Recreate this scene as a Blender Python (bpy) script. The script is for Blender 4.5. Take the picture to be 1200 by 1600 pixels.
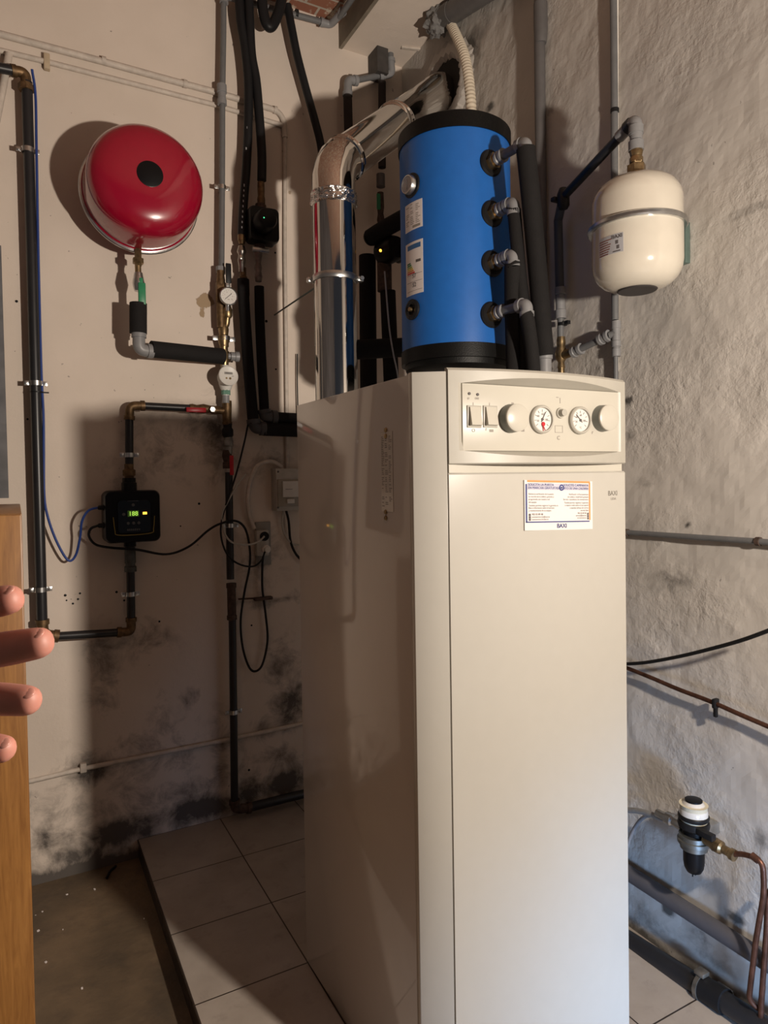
import bpy, bmesh, math, random
from mathutils import Vector, Matrix, noise
random.seed(7)
SC = bpy.context.scene
COL = SC.collection
for o in list(bpy.data.objects): bpy.data.objects.remove(o)
PI = math.pi
# ------------------------------------------------------------------ camera
FPX, YAW, PITCH, ROLL, CYP, EYE = 1059.3, 0.49593, -0.021622, -0.015492, 772.1, 1.5
def _cam_axes():
    cy, sy = math.cos(YAW), math.sin(YAW)
    F = Vector((sy, cy, 0)); R = Vector((cy, -sy, 0)); U = Vector((0, 0, 1))
    cp, sp = math.cos(PITCH), math.sin(PITCH)
    F, U = F*cp+U*sp, U*cp-F*sp
    c, s = math.cos(ROLL), math.sin(ROLL)
    R, U = R*c+U*s, U*c-R*s
    return F, R, U
FW, RT, UP = _cam_axes()
EYEP = Vector((0, 0, EYE))
cam_d = bpy.data.cameras.new('camera'); cam = bpy.data.objects.new('camera', cam_d); COL.objects.link(cam)
m = Matrix((RT, UP, -FW)).transposed().to_4x4(); m.translation = EYEP
cam.matrix_world = m
cam_d.sensor_fit = 'VERTICAL'; cam_d.sensor_height = 32; cam_d.lens = FPX*32/1600
cam_d.shift_y = (CYP-800)/1600; cam_d.clip_start = 0.02
SC.camera = cam
SC.view_settings.view_transform = 'Standard'; SC.view_settings.look = 'None'
SC.view_settings.gamma = 1; SC.view_settings.use_curve_mapping = False
SC.view_settings.exposure = 0.0
# ------------------------------------------------------------------ light
w = bpy.data.worlds.new('world'); SC.world = w; w.use_nodes = True
w.node_tree.nodes['Background'].inputs[0].default_value = (0.80, 0.84, 1.0, 1)
w.node_tree.nodes['Background'].inputs[1].default_value = 0.035
def lamp(name, kind, loc, col, power, target=None, **kw):
    d = bpy.data.lights.new(name, kind); d.color = col; d.energy = power
    for k, v in kw.items(): setattr(d, k, v)
    o = bpy.data.objects.new(name, d); COL.objects.link(o); o.location = loc
    if target is not None:
        o.rotation_euler = (Vector(target)-Vector(loc)).to_track_quat('-Z', 'Y').to_euler()
    return o
lm = lamp('work_lamp', 'POINT', (1.185, 0.0, 1.69), (1.0, 0.875, 0.745), 1.0, shadow_soft_size=0.035)
lm.data.use_nodes = True
nt = lm.data.node_tree; em = nt.nodes['Emission']; fo = nt.nodes.new('ShaderNodeLightFalloff')
fo.inputs['Strength'].default_value = 76.0; nt.links.new(fo.outputs['Linear'], em.inputs['Strength'])
day = lamp('daylight_opening', 'AREA', (1.0, -0.45, 0.24), (0.36, 0.60, 1.0), 5.0, (1.60, 1.20, 0.10), shape='RECTANGLE', size=0.6, size_y=0.25)
day.data.spread = math.radians(58)

# ------------------------------------------------------------------ room planes (metres)
B, W, CZ, BZ, FZ = 2.988, 1.757, 3.575, 3.69, -0.078
PLX = 0.41
def ray(x, y): return FW + RT*((x-600)/FPX) - UP*((y-CYP)/FPX)
def onY(x, y, Y): d = ray(x, y); return EYEP + d*(Y/d.y)
def onX(x, y, X): d = ray(x, y); return EYEP + d*(X/d.x)
def onZ(x, y, Z): d = ray(x, y); return EYEP + d*((Z-EYE)/d.z)
def bk(x, y, off=0.0): return onY(x, y, B-off)      # point a given distance in front of the back wall
def rt(x, y, off=0.0): return onX(x, y, W-off)      # the same for the right wall

# ------------------------------------------------------------------ materials
MATS = {}
def mat(name, col, rough=0.5, metal=0.0, var=0.08, scale=30, bump=0.0, bscale=80, coat=0.0, emit=None, es=0.0, trans=0.0, sss=0.0, alpha=1.0, ior=1.45):
    if name in MATS: return MATS[name]
    M = bpy.data.materials.new(name); M.use_nodes = True; nt = M.node_tree
    b = nt.nodes['Principled BSDF']; N = nt.nodes; L = nt.links
    tc = N.new('ShaderNodeTexCoord'); nz = N.new('ShaderNodeTexNoise'); nz.inputs['Scale'].default_value = scale; nz.inputs['Detail'].default_value = 4
    L.new(tc.outputs['Object'], nz.inputs['Vector'])
    r = N.new('ShaderNodeValToRGB')
    r.color_ramp.elements[0].position = 0.3; r.color_ramp.elements[1].position = 0.7
    r.color_ramp.elements[0].color = tuple(c*(1-var) for c in col)+(1,)
    r.color_ramp.elements[1].color = tuple(min(1, c*(1+var)) for c in col)+(1,)
    L.new(nz.outputs[0], r.inputs[0]); L.new(r.outputs[0], b.inputs['Base Color'])
    b.inputs['Roughness'].default_value = rough; b.inputs['Metallic'].default_value = metal
    b.inputs['Coat Weight'].default_value = coat; b.inputs['Coat Roughness'].default_value = 0.06
    b.inputs['IOR'].default_value = ior
    if trans: b.inputs['Transmission Weight'].default_value = trans
    if sss:
        b.inputs['Subsurface Weight'].default_value = sss; b.inputs['Subsurface Radius'].default_value = (0.01, 0.004, 0.002); b.inputs['Subsurface Scale'].default_value = 1.0
    if emit: b.inputs['Emission Color'].default_value = tuple(emit)+(1,); b.inputs['Emission Strength'].default_value = es
    if bump:
        n2 = N.new('ShaderNodeTexNoise'); n2.inputs['Scale'].default_value = bscale; n2.inputs['Detail'].default_value = 5
        L.new(tc.outputs['Object'], n2.inputs['Vector'])
        bp = N.new('ShaderNodeBump'); bp.inputs['Strength'].default_value = bump; bp.inputs['Distance'].default_value = 0.004
        L.new(n2.outputs[0], bp.inputs['Height']); L.new(bp.outputs[0], b.inputs['Normal'])
    MATS[name] = M; return M
black_pipe_m = mat('black_pipe', (0.018, 0.018, 0.020), 0.35)
foam = mat('insulation_foam', (0.013, 0.012, 0.012), 0.85, bump=0.3, bscale=300)
rubber = mat('rubber', (0.012, 0.012, 0.013), 0.45)
blackp = mat('black_plastic', (0.005, 0.005, 0.006), 0.35)
greypipe = mat('grey_pipe', (0.135, 0.137, 0.14), 0.45)
greyfit = mat('grey_fitting', (0.22, 0.22, 0.225), 0.4)
drain = mat('grey_drain', (0.105, 0.10, 0.10), 0.5)
brass = mat('brass', (0.30, 0.215, 0.115), 0.38, 0.9, var=0.4, scale=60)
brassd = mat('dull_brass', (0.16, 0.10, 0.05), 0.5, 0.7, var=0.4, scale=60)
rusty = mat('rusty_iron', (0.07, 0.045, 0.035), 0.75, 0.2, var=0.4, scale=60)
copper = mat('copper', (0.13, 0.062, 0.042), 0.45, 0.8, var=0.35, scale=40)
chrome = mat('stainless', (0.62, 0.60, 0.575), 0.07, 1.0, var=0.03, scale=6)
steel = mat('galvanised', (0.55, 0.56, 0.56), 0.3, 1.0, var=0.2)
foil = mat('foil_tape', (0.72, 0.71, 0.70), 0.16, 1.0, bump=1.0, bscale=70)
redp = mat('red_enamel', (0.29, 0.003, 0.022), 0.22, coat=0.8, var=0.03)
reds = mat('red_lever', (0.45, 0.01, 0.02), 0.35)
green = mat('green_lever', (0.02, 0.20, 0.09), 0.4)
cream = mat('cream_enamel', (0.62, 0.575, 0.49), 0.15, coat=0.6, var=0.02)
bluev = mat('blue_jacket', (0.012, 0.115, 0.42), 0.42, var=0.04, bump=0.05, bscale=200)
blackcap = mat('black_cap', (0.004, 0.004, 0.004), 0.45, bump=0.2, bscale=300)
jacket = mat('white_gloss_sheet', (0.52, 0.49, 0.46), 0.35, coat=1.0, var=0.01)
frontw = mat('white_front', (0.47, 0.45, 0.405), 0.25, coat=0.2, var=0.01)
panelw = mat('cream_plastic', (0.50, 0.475, 0.41), 0.32, var=0.01)
panelg = mat('grey_beige_plastic', (0.40, 0.38, 0.33), 0.4, var=0.03)
knobw = mat('knob_plastic', (0.50, 0.475, 0.41), 0.3, var=0.01)
knobg = mat('knob_side_grey', (0.20, 0.21, 0.19), 0.4)  # darker grey for the sides of the knobs
paper = mat('paper', (0.74, 0.68, 0.66), 0.6, var=0.01)
papergrey = mat('grey_label', (0.40, 0.40, 0.42), 0.5, var=0.02)
ink = mat('ink', (0.10, 0.09, 0.09), 0.6)
inkgrey = mat('grey_ink', (0.28, 0.25, 0.22), 0.6)
inkblue = mat('blue_ink', (0.045, 0.06, 0.20), 0.6)
inkorange = mat('orange_ink', (0.60, 0.28, 0.10), 0.6)
lilac = mat('lilac_band', (0.52, 0.50, 0.58), 0.6)
whitep = mat('white_plastic', (0.62, 0.60, 0.56), 0.4, var=0.03)
oldwhite = mat('aged_white_plastic', (0.42, 0.40, 0.36), 0.45, var=0.1)
conduit = mat('painted_conduit', (0.52, 0.46, 0.40), 0.6, var=0.12, scale=40, bump=0.2)
dialw = mat('dial_face', (0.66, 0.64, 0.60), 0.5, var=0.01)
glass = mat('clear_glass', (0.95, 0.95, 0.95), 0.03, trans=1.0, var=0.0)
bluec = mat('blue_cable', (0.02, 0.05, 0.22), 0.4)
brownp = mat('dark_brown_insulation', (0.035, 0.028, 0.026), 0.8)
skinm = mat('skin', (0.50, 0.22, 0.17), 0.5, sss=0.3, var=0.06, scale=60)
nailm = mat('nail', (0.53, 0.25, 0.20), 0.3, var=0.02)
ledo = mat('orange_led', (0.9, 0.4, 0.05), 0.4, emit=(1.0, 0.45, 0.05), es=2.5)
ledg = mat('green_led', (0.1, 0.7, 0.4), 0.4, emit=(0.1, 0.9, 0.4), es=1.2)
lcd = mat('lit_digits', (0.5, 0.8, 0.1), 0.4, emit=(0.45, 0.85, 0.10), es=0.9)
lcdbg = mat('screen_glass', (0.03, 0.05, 0.02), 0.15, emit=(0.2, 0.4, 0.05), es=0.10)
yel = mat('yellow_trim', (0.32, 0.24, 0.05), 0.4)
foamlump = mat('grey_sealant', (0.17, 0.165, 0.16), 0.8, bump=0.6, bscale=60)
braid = mat('braided_hose', (0.28, 0.28, 0.28), 0.35, 0.3, bump=0.6, bscale=500)
flexw = mat('flex_white', (0.66, 0.58, 0.46), 0.5)
greyboard = mat('grey_board', (0.10, 0.10, 0.105), 0.6, var=0.2, scale=20)

for _k in ('black_cap', 'insulation_foam', 'rubber', 'black_plastic', 'dark_brown_insulation'): MATS[_k].node_tree.nodes['Principled BSDF'].inputs['Specular IOR Level'].default_value = 0.25
def nodes(name):
    M = bpy.data.materials.new(name); M.use_nodes = True
    return M, M.node_tree.nodes, M.node_tree.links, M.node_tree.nodes['Principled BSDF']
def mixc(N, L, fac, a, b):
    x = N.new('ShaderNodeMix'); x.data_type = 'RGBA'
    for s, v in ((x.inputs[0], fac), (x.inputs[6], a), (x.inputs[7], b)):
        if hasattr(v, 'links') or hasattr(v, 'is_linked'): L.new(v, s)
        elif isinstance(v, (int, float)): s.default_value = v
        else: s.default_value = tuple(v)+(1,)
    return x.outputs[2]
def math_n(N, L, op, a, b=0.0, clamp=False):
    x = N.new('ShaderNodeMath'); x.operation = op; x.use_clamp = clamp
    for s, v in ((x.inputs[0], a), (x.inputs[1], b)):
        if isinstance(v, (int, float)): s.default_value = v
        else: L.new(v, s)
    return x.outputs[0]
def nz(N, L, vec, scale, detail=5, rough=0.55, dist=0.0):
    x = N.new('ShaderNodeTexNoise'); x.inputs['Scale'].default_value = scale; x.inputs['Detail'].default_value = detail
    x.inputs['Roughness'].default_value = rough; x.inputs['Distortion'].default_value = dist
    L.new(vec, x.inputs['Vector']); return x.outputs[0]
def ramp(N, L, v, p0, p1):
    x = N.new('ShaderNodeMapRange'); x.inputs[1].default_value = p0; x.inputs[2].default_value = p1; L.new(v, x.inputs[0]); return x.outputs[0]
def plaster(name, col, col2, dirtcol, bump, coarse):
    M, N, L, b = nodes(name)
    tc = N.new('ShaderNodeTexCoord').outputs['Object']
    at = N.new('ShaderNodeAttribute'); at.attribute_name = 'dirt'; at = at.outputs['Fac']
    pt = N.new('ShaderNodeAttribute'); pt.attribute_name = 'patch'; pt = pt.outputs['Fac']
    c = mixc(N, L, ramp(N, L, nz(N, L, tc, 2.2), 0.35, 0.7), col, col2)
    n1 = nz(N, L, tc, 9, 8, 0.68, 0.4)
    d = math_n(N, L, 'ADD', at, math_n(N, L, 'MULTIPLY', math_n(N, L, 'SUBTRACT', n1, 0.55), 2.2))
    d = ramp(N, L, d, 0.05, 0.75)
    d = math_n(N, L, 'MULTIPLY', d, math_n(N, L, 'MINIMUM', math_n(N, L, 'MULTIPLY', at, 4.0), 1.0))
    c = mixc(N, L, math_n(N, L, 'MULTIPLY', d, 0.9, True), c, dirtcol)
    sp = ramp(N, L, nz(N, L, tc, 38, 3), 0.735, 0.76)      # small specks
    c = mixc(N, L, math_n(N, L, 'MULTIPLY', sp, 0.5), c, dirtcol)
    p = ramp(N, L, math_n(N, L, 'ADD', pt, math_n(N, L, 'MULTIPLY', math_n(N, L, 'SUBTRACT', n1, 0.5), 1.2)), 0.5, 0.56)
    c = mixc(N, L, p, c, (0.34, 0.25, 0.16))
    L.new(c, b.inputs['Base Color']); b.inputs['Roughness'].default_value = 0.8
    b.inputs['Specular IOR Level'].default_value = 0.25
    h = math_n(N, L, 'ADD', nz(N, L, tc, coarse, 6, 0.62, 0.25), math_n(N, L, 'MULTIPLY', nz(N, L, tc, 90, 4), 0.25))
    h = math_n(N, L, 'MULTIPLY', h, ramp(N, L, nz(N, L, tc, 3.0, 3), 0.38, 0.68))
    h = math_n(N, L, 'SUBTRACT', h, math_n(N, L, 'MULTIPLY', p, 0.3))
    bp = N.new('ShaderNodeBump'); bp.inputs['Strength'].default_value = 1.0; bp.inputs['Distance'].default_value = bump
    L.new(h, bp.inputs['Height']); L.new(bp.outputs[0], b.inputs['Normal'])
    return M
plaster_back = plaster('cream_plaster', (0.66, 0.575, 0.50), (0.60, 0.52, 0.445), (0.045, 0.040, 0.038), 0.004, 7)
plaster_right = plaster('rough_plaster', (0.54, 0.505, 0.465), (0.47, 0.44, 0.405), (0.06, 0.055, 0.05), 0.0062, 40)

# ------------------------------------------------------------------ mesh helpers
def new(): return bmesh.new()
def frame(d):
    d = Vector(d).normalized()
    a = Vector((0, 0, 1)) if abs(d.z) < 0.9 else Vector((1, 0, 0))
    u = a.cross(d).normalized(); return u, d.cross(u).normalized(), d
def box(bm, c, s, ax=None, bev=0.0):
    c = Vector(c)
    ax = ax or (Vector((1, 0, 0)), Vector((0, 1, 0)), Vector((0, 0, 1)))
    vs = []
    for k in (-1, 1):
        for j in (-1, 1):
            for i in (-1, 1): vs.append(bm.verts.new(c+ax[0]*(i*s[0]/2)+ax[1]*(j*s[1]/2)+ax[2]*(k*s[2]/2)))
    fs = [bm.faces.new([vs[i] for i in q]) for q in ((0, 2, 3, 1), (4, 5, 7, 6), (0, 1, 5, 4), (2, 6, 7, 3), (0, 4, 6, 2), (1, 3, 7, 5))]
    if bev:
        es = list({e for f in fs for e in f.edges})
        bmesh.ops.bevel(bm, geom=es, offset=bev, segments=2, affect='EDGES', profile=0.5)
    return bm
def boxmm(bm, a, b, bev=0.0):
    a = Vector(a); b = Vector(b)
    return box(bm, (a+b)/2, [abs(b[i]-a[i]) for i in range(3)], None, bev)
def lathe(bm, o, d, prof, seg=24, caps=True, rot=0.0):
    """prof: list of (distance along d, radius)"""
    u, v, d = frame(d); o = Vector(o); rings = []
    for t, r in prof:
        rings.append([bm.verts.new(o+d*t+(u*math.cos(a)+v*math.sin(a))*max(r, 1e-5)) for a in [rot+2*PI*i/seg for i in range(seg)]])
    for p, q in zip(rings, rings[1:]):
        for i in range(seg): bm.faces.new((p[i], p[(i+1) % seg], q[(i+1) % seg], q[i]))
    if caps:
        bm.faces.new(rings[0][::-1]); bm.faces.new(rings[-1])
    return bm
def cyl(bm, a, b, r, seg=20, r2=None):
    a = Vector(a); b = Vector(b); L = (b-a).length
    return lathe(bm, a, b-a, [(0, r), (L, r if r2 is None else r2)], seg)
def hexn(bm, a, b, r): return cyl(bm, a, b, r, 6)
def tube(bm, pts, r, seg=12, caps=True):
    pts = [Vector(p) for p in pts]; n = len(pts); rings = []
    t0 = (pts[1]-pts[0]).normalized(); u, v, _ = frame(t0)
    for i, p in enumerate(pts):
        t = (pts[min(i+1, n-1)]-pts[max(i-1, 0)]).normalized()
        u = (u-t*u.dot(t)).normalized(); v = t.cross(u)
        rr = r(i/(n-1)) if callable(r) else r
        rings.append([bm.verts.new(p+(u*math.cos(a)+v*math.sin(a))*rr) for a in [2*PI*k/seg for k in range(seg)]])
    for p, q in zip(rings, rings[1:]):
        for i in range(seg): bm.faces.new((p[i], p[(i+1) % seg], q[(i+1) % seg], q[i]))
    if caps: bm.faces.new(rings[0][::-1]); bm.faces.new(rings[-1])
    return bm
def spline(pts, k=8):
    pts = [Vector(p) for p in pts]; P = [pts[0]*2-pts[1]]+pts+[pts[-1]*2-pts[-2]]; out = []
    for i in range(1, len(P)-2):
        a, b, c, d = P[i-1:i+3]
        for j in range(k):
            t = j/k
            out.append(0.5*((2*b)+(c-a)*t+(2*a-5*b+4*c-d)*t*t+(3*b-a-3*c+d)*t**3))
    return out+[pts[-1]]
def fillet(pts, rad, k=6):
    pts = [Vector(p) for p in pts]; out = [pts[0]]
    for i in range(1, len(pts)-1):
        p = pts[i]; a = (pts[i-1]-p); b = (pts[i+1]-p); r = min(rad, a.length*.49, b.length*.49)
        a = p+a.normalized()*r; b = p+b.normalized()*r
        for j in range(k+1):
            t = j/k; out.append(a*(1-t)**2+p*2*t*(1-t)+b*t*t)
    return out+[pts[-1]]
ORG = {}
def link_mesh(name, bm, m, smooth=True, normals=True):
    if normals: bmesh.ops.recalc_face_normals(bm, faces=bm.faces)
    if smooth:
        for f in bm.faces: f.smooth = True
        for e in bm.edges:
            if len(e.link_faces) == 2 and e.calc_face_angle(0) > 0.62: e.smooth = False
    me = bpy.data.meshes.new(name); bm.to_mesh(me); bm.free()
    me.materials.append(m); o = bpy.data.objects.new(name, me); COL.objects.link(o); return o
def T(name, label, cat, loc, group=None):
    o = bpy.data.objects.new(name, None); COL.objects.link(o); o.location = loc; o.empty_display_size = 0.05
    o['label'] = label; o['category'] = cat
    if group: o['group'] = group
    ORG[o.name] = Vector(loc); return o
def P(name, bm, m, parent, label=None, smooth=True):
    org = ORG[parent.name]
    bmesh.ops.translate(bm, vec=-org, verts=bm.verts)
    o = link_mesh(name, bm, m, smooth); o.parent = parent; ORG[o.name] = org
    if label: o['label'] = label
    return o
def ONE(name, bm, m, label, cat, group=None, smooth=True):
    lo = Vector([min(v.co[i] for v in bm.verts) for i in range(3)]); hi = Vector([max(v.co[i] for v in bm.verts) for i in range(3)])
    c = (lo+hi)/2; c.z = lo.z
    bmesh.ops.translate(bm, vec=-c, verts=bm.verts)
    o = link_mesh(name, bm, m, smooth); o.location = c; o['label'] = label; o['category'] = cat
    if group: o['group'] = group
    ORG[o.name] = c; return o
def STR(name, bm, m, smooth=False):
    o = link_mesh(name, bm, m, smooth); o['kind'] = 'structure'; ORG[o.name] = Vector((0, 0, 0)); return o
def textmesh(bm, lines, ext=0.0004):
    """lines: (string, origin, right, up, size, align)"""
    for s, o, r, u, size, al in lines:
        cu = bpy.data.curves.new('t', 'FONT'); cu.body = s; cu.size = size; cu.align_x = al; cu.extrude = 0; cu.offset = size*.012 if size > .012 else 0
        ob = bpy.data.objects.new('t', cu); COL.objects.link(ob)
        bpy.context.view_layer.update()
        me = bpy.data.meshes.new_from_object(ob.evaluated_get(bpy.context.evaluated_depsgraph_get()))
        r = Vector(r).normalized(); u = Vector(u).normalized(); o = Vector(o)
        vs = [bm.verts.new(o+r*v.co.x+u*v.co.y) for v in me.vertices]
        for p in me.polygons:
            try: bm.faces.new([vs[i] for i in p.vertices])
            except ValueError: pass
        bpy.data.objects.remove(ob); bpy.data.curves.remove(cu); bpy.data.meshes.remove(me)
    return bm
def quad(bm, o, r, u, x0, y0, x1, y1, t=0.0006):
    """thin raised rectangle on a plane through o with axes r,u (thickness along r x u)"""
    r = Vector(r).normalized(); u = Vector(u).normalized(); n = r.cross(u)
    return box(bm, Vector(o)+r*(x0+x1)/2+u*(y0+y1)/2+n*t/2, (abs(x1-x0), abs(y1-y0), t), (r, u, n))

# ------------------------------------------------------------------ setting
def grid_wall(name, o, eu, ev, nu, nv, m, blobs, patches, inv, extra=None, disp=0.0, disp_f=6.0):
    """flat wall grid with dirt and patch masks; inv maps a point to (s,t)"""
    bm = new(); o = Vector(o); eu = Vector(eu); ev = Vector(ev)
    nrm = eu.cross(ev).normalized()
    g = [[bm.verts.new(o+eu*(i/nu)+ev*(j/nv)) for i in range(nu+1)] for j in range(nv+1)]
    for j in range(nv):
        for i in range(nu): bm.faces.new((g[j][i], g[j][i+1], g[j+1][i+1], g[j+1][i]))
    obj = STR(name, bm, m)
    me = obj.data
    for nm, bl in (('dirt', blobs), ('patch', patches)):
        a = me.attributes.new(nm, 'FLOAT', 'POINT')
        for k, v in enumerate(me.vertices):
            s, t = inv(v.co); val = 0.0
            for (cs, ct, rs, rt_, st) in bl:
                q = ((s-cs)/rs)**2+((t-ct)/rt_)**2
                if q < 9: val = max(val, st*math.exp(-q))
            if nm == 'dirt' and extra: val = max(val, extra(s, t))
            a.data[k].value = min(1.2, val)
    if disp:
        for v in me.vertices:
            v.co += nrm*disp*(noise.fractal(v.co*disp_f, 0.8, 2.0, 4))
    return obj
def blobs_from(fn, lst, kind):
    out = []
    for (x, y, rx, ry, st) in lst:
        c = fn(x, y); a = fn(x+rx, y); b = fn(x, y+ry)
        if kind == 'b': out.append((c.x, c.z, abs(a.x-c.x)+1e-4, abs(b.z-c.z)+1e-4, st))
        else: out.append((c.y, c.z, abs(a.y-c.y)+1e-4, abs(b.z-c.z)+1e-4, st))
    return out
bb = blobs_from(bk, [(335, 690, 26, 60, .75), (300, 665, 50, 30, .45), (255, 700, 70, 60, .3), (205, 745, 50, 40, .3), (160, 1040, 25, 80, .6), (140, 1205, 45, 28, .85),
    (215, 1000, 60, 40, .35), (240, 1180, 90, 60, .35), (310, 1265, 75, 22, 1.1), (385, 1240, 25, 25, 1.0), (445, 1225, 40, 22, 1.1), (455, 1105, 30, 35, .85), (410, 1140, 20, 25, .6),
    (430, 937, 60, 6, .8), (410, 945, 30, 8, .6), (190, 1300, 70, 28, .95), (120, 1335, 60, 28, .85), (70, 1310, 18, 40, .8), (345, 1180, 20, 70, .5), (255, 1130, 14, 60, .4),
    (400, 720, 60, 30, .35), (440, 1040, 30, 50, .5), (400, 870, 60, 60, .3), (470, 930, 60, 12, .5), (300, 1090, 30, 20, .3), (380, 610, 20, 120, .15), (430, 1180, 60, 20, .45)], 'b')
bp_ = blobs_from(bk, [(322, 470, 16, 14, .95), (316, 490, 8, 12, .6), (420, 1225, 20, 8, .5), (455, 300, 14, 10, .5)], 'b')
HOLES = [(26, 471, 5, 4, 3), (43, 655, 4, 4, 3), (311, 787, 5, 4, 3), (282, 822, 3, 3, 3), (393, 977, 4, 4, 3), (102, 930, 5, 4, 3), (125, 927, 4, 4, 3), (114, 943, 4, 4, 3), (122, 936, 4, 4, 2.5), (104, 938, 3, 3, 2),
    (182, 925, 5, 4, 3), (194, 938, 4, 4, 3), (416, 502, 6, 7, 3), (430, 395, 4, 3, 3), (431, 577, 4, 4, 3), (372, 730, 5, 4, 2), (389, 1203, 5, 5, 3), (249, 971, 4, 4, 2)]
grid_wall('wall_back', (-1.7, B, FZ), (3.46, 0, 0), (0, 0, 3.8), 300, 320, plaster_back, bb, bp_, lambda p: (p.x, p.z),
          lambda s, t: 0.95*math.exp(-((t-FZ)/0.05)**2)+0.35*math.exp(-(t/0.35)**2))
for (hx, hy, hr_, _a, _b) in HOLES:
    bm = new(); c_ = bk(hx, hy); lathe(bm, c_+Vector((0, .004, 0)), (0, -1, 0), [(0, hr_*.00105), (.006, hr_*.00105), (.0065, hr_*.0007)], 9, rot=hx)
    o = link_mesh('drill_hole', bm, blackp); o.parent = bpy.data.objects['wall_back']
rb = blobs_from(rt, [(1170, 330, 40, 8, .6), (1190, 322, 20, 6, .6), (985, 680, 10, 12, .5), (1010, 755, 18, 10, .4), (860, 175, 8, 9, .6), (735, 90, 14, 40, .7), (745, 55, 20, 20, .7), (705, 90, 30, 40, .5),
    (767, 167, 6, 5, 1.5), (750, 90, 10, 30, .4), (1075, 820, 4, 4, 2), (983, 627, 5, 4, 2), (1044, 1421, 8, 7, 2.5), (1150, 1435, 12, 8, 1.5), (990, 1440, 15, 6, .7), (1040, 900, 60, 50, .25),
    (1060, 970, 40, 40, .3), (1000, 1430, 60, 30, .35), (1105, 1480, 40, 30, .4), (1190, 1310, 12, 20, .6), (1180, 530, 30, 20, .2)], 'r')
grid_wall('wall_right', (W, B+0.01, FZ), (0, -5.0, 0), (0, 0, 3.8), 330, 250, plaster_right, rb, [], lambda p: (p.y, p.z),
          lambda s, t: 0.8*math.exp(-((t-0.0)/0.03)**2), disp=0.004, disp_f=7.0)
bm = new(); boxmm(bm, (-1.78, -2.0, FZ), (-1.7, B, 3.72)); STR('wall_left', bm, mat('dark_render', (.10, .095, .10), .8, var=.3, scale=4))
# floor, plinth
M, N, L, b = nodes('stained_concrete')
tc = N.new('ShaderNodeTexCoord').outputs['Object']
c = mixc(N, L, ramp(N, L, nz(N, L, tc, 3, 6), .35, .65), (0.085, 0.062, 0.040), (0.18, 0.125, 0.075))
c = mixc(N, L, math_n(N, L, 'MULTIPLY', ramp(N, L, nz(N, L, tc, 7, 6, .7), .5, .8), .6), c, (0.035, 0.03, 0.028))
c = mixc(N, L, ramp(N, L, nz(N, L, tc, 26, 2), .77, .79), c, (0.55, 0.53, 0.5))
L.new(c, b.inputs['Base Color']); b.inputs['Roughness'].default_value = .6
bpn = N.new('ShaderNodeBump'); bpn.inputs['Distance'].default_value = .004; L.new(nz(N, L, tc, 20, 6), bpn.inputs['Height']); L.new(bpn.outputs[0], b.inputs['Normal'])
concrete = M
bm = new(); boxmm(bm, (-1.78, -2.0, FZ-0.05), (W+.05, B+.05, FZ)); STR('floor', bm, concrete)
M, N, L, b = nodes('tiles')
tc = N.new('ShaderNodeTexCoord').outputs['Object']
sx = N.new('ShaderNodeSeparateXYZ'); L.new(tc, sx.inputs[0])
def joint(v, off, per, wd):
    q = math_n(N, L, 'DIVIDE', math_n(N, L, 'SUBTRACT', v, off-10*per), per)
    fr = math_n(N, L, 'FRACT', q); e = math_n(N, L, 'MINIMUM', fr, math_n(N, L, 'SUBTRACT', 1.0, fr))
    return math_n(N, L, 'LESS_THAN', e, wd/per)
jn = math_n(N, L, 'MAXIMUM', joint(sx.outputs[0], 0.761, 0.349, 0.0022), joint(sx.outputs[1], 1.952, 0.345, 0.0022))
c = mixc(N, L, ramp(N, L, nz(N, L, tc, 5, 6, .6), .35, .7), (0.37, 0.325, 0.285), (0.29, 0.25, 0.215))
c = mixc(N, L, math_n(N, L, 'MULTIPLY', ramp(N, L, nz(N, L, tc, 14, 6, .7), .55, .85), .5), c, (0.12, 0.10, 0.085))
c = mixc(N, L, jn, c, (0.035, 0.025, 0.02))
L.new(c, b.inputs['Base Color']); b.inputs['Roughness'].default_value = .3
bpn = N.new('ShaderNodeBump'); bpn.inputs['Distance'].default_value = .0015; bpn.invert = True; L.new(jn, bpn.inputs['Height']); L.new(bpn.outputs[0], b.inputs['Normal'])
bm = new(); boxmm(bm, (PLX, -0.6, -0.012), (W+.02, B+.01, 0.0)); STR('trim_plinth_tiles', bm, M)
bm = new(); boxmm(bm, (PLX+.004, -0.59, FZ), (W+.02, B+.01, -0.012)); STR('trim_plinth_edge', bm, mat('dark_plinth_edge', (0.045, 0.030, 0.022), .7, var=.3))
# ceiling: white soffit on the right, brick underside on the left, board between them
M, N, L, b = nodes('brick_vault')
tc = N.new('ShaderNodeTexCoord').outputs['Object']
br = N.new('ShaderNodeTexBrick'); L.new(tc, br.inputs['Vector']); br.inputs['Scale'].default_value = 3.5
br.inputs['Color1'].default_value = (0.22, 0.08, 0.05, 1); br.inputs['Color2'].default_value = (0.32, 0.14, 0.08, 1); br.inputs['Mortar'].default_value = (0.4, 0.36, 0.3, 1)
c = mixc(N, L, ramp(N, L, nz(N, L, tc, 18, 7, .7), .52, .6), br.outputs[0], (0.5, 0.43, 0.34))
L.new(c, b.inputs['Base Color']); b.inputs['Roughness'].default_value = .9
bm = new(); boxmm(bm, (-1.78, -2.0, BZ), (1.43, B+.05, BZ+.05)); STR('ceiling_brick', bm, M)
bm = new(); boxmm(bm, (1.425, -2.0, CZ), (W+.05, B+.05, CZ+.17)); STR('ceiling', bm, plaster_back)
ba = bk(533, 43); 
bm = new(); boxmm(bm, (1.408, -2.0, CZ-.004), (1.425, B, BZ)); STR('trim_board', bm, mat('grey_brown_board', (0.20, 0.17, 0.13), .7, var=.2, scale=12))

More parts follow.
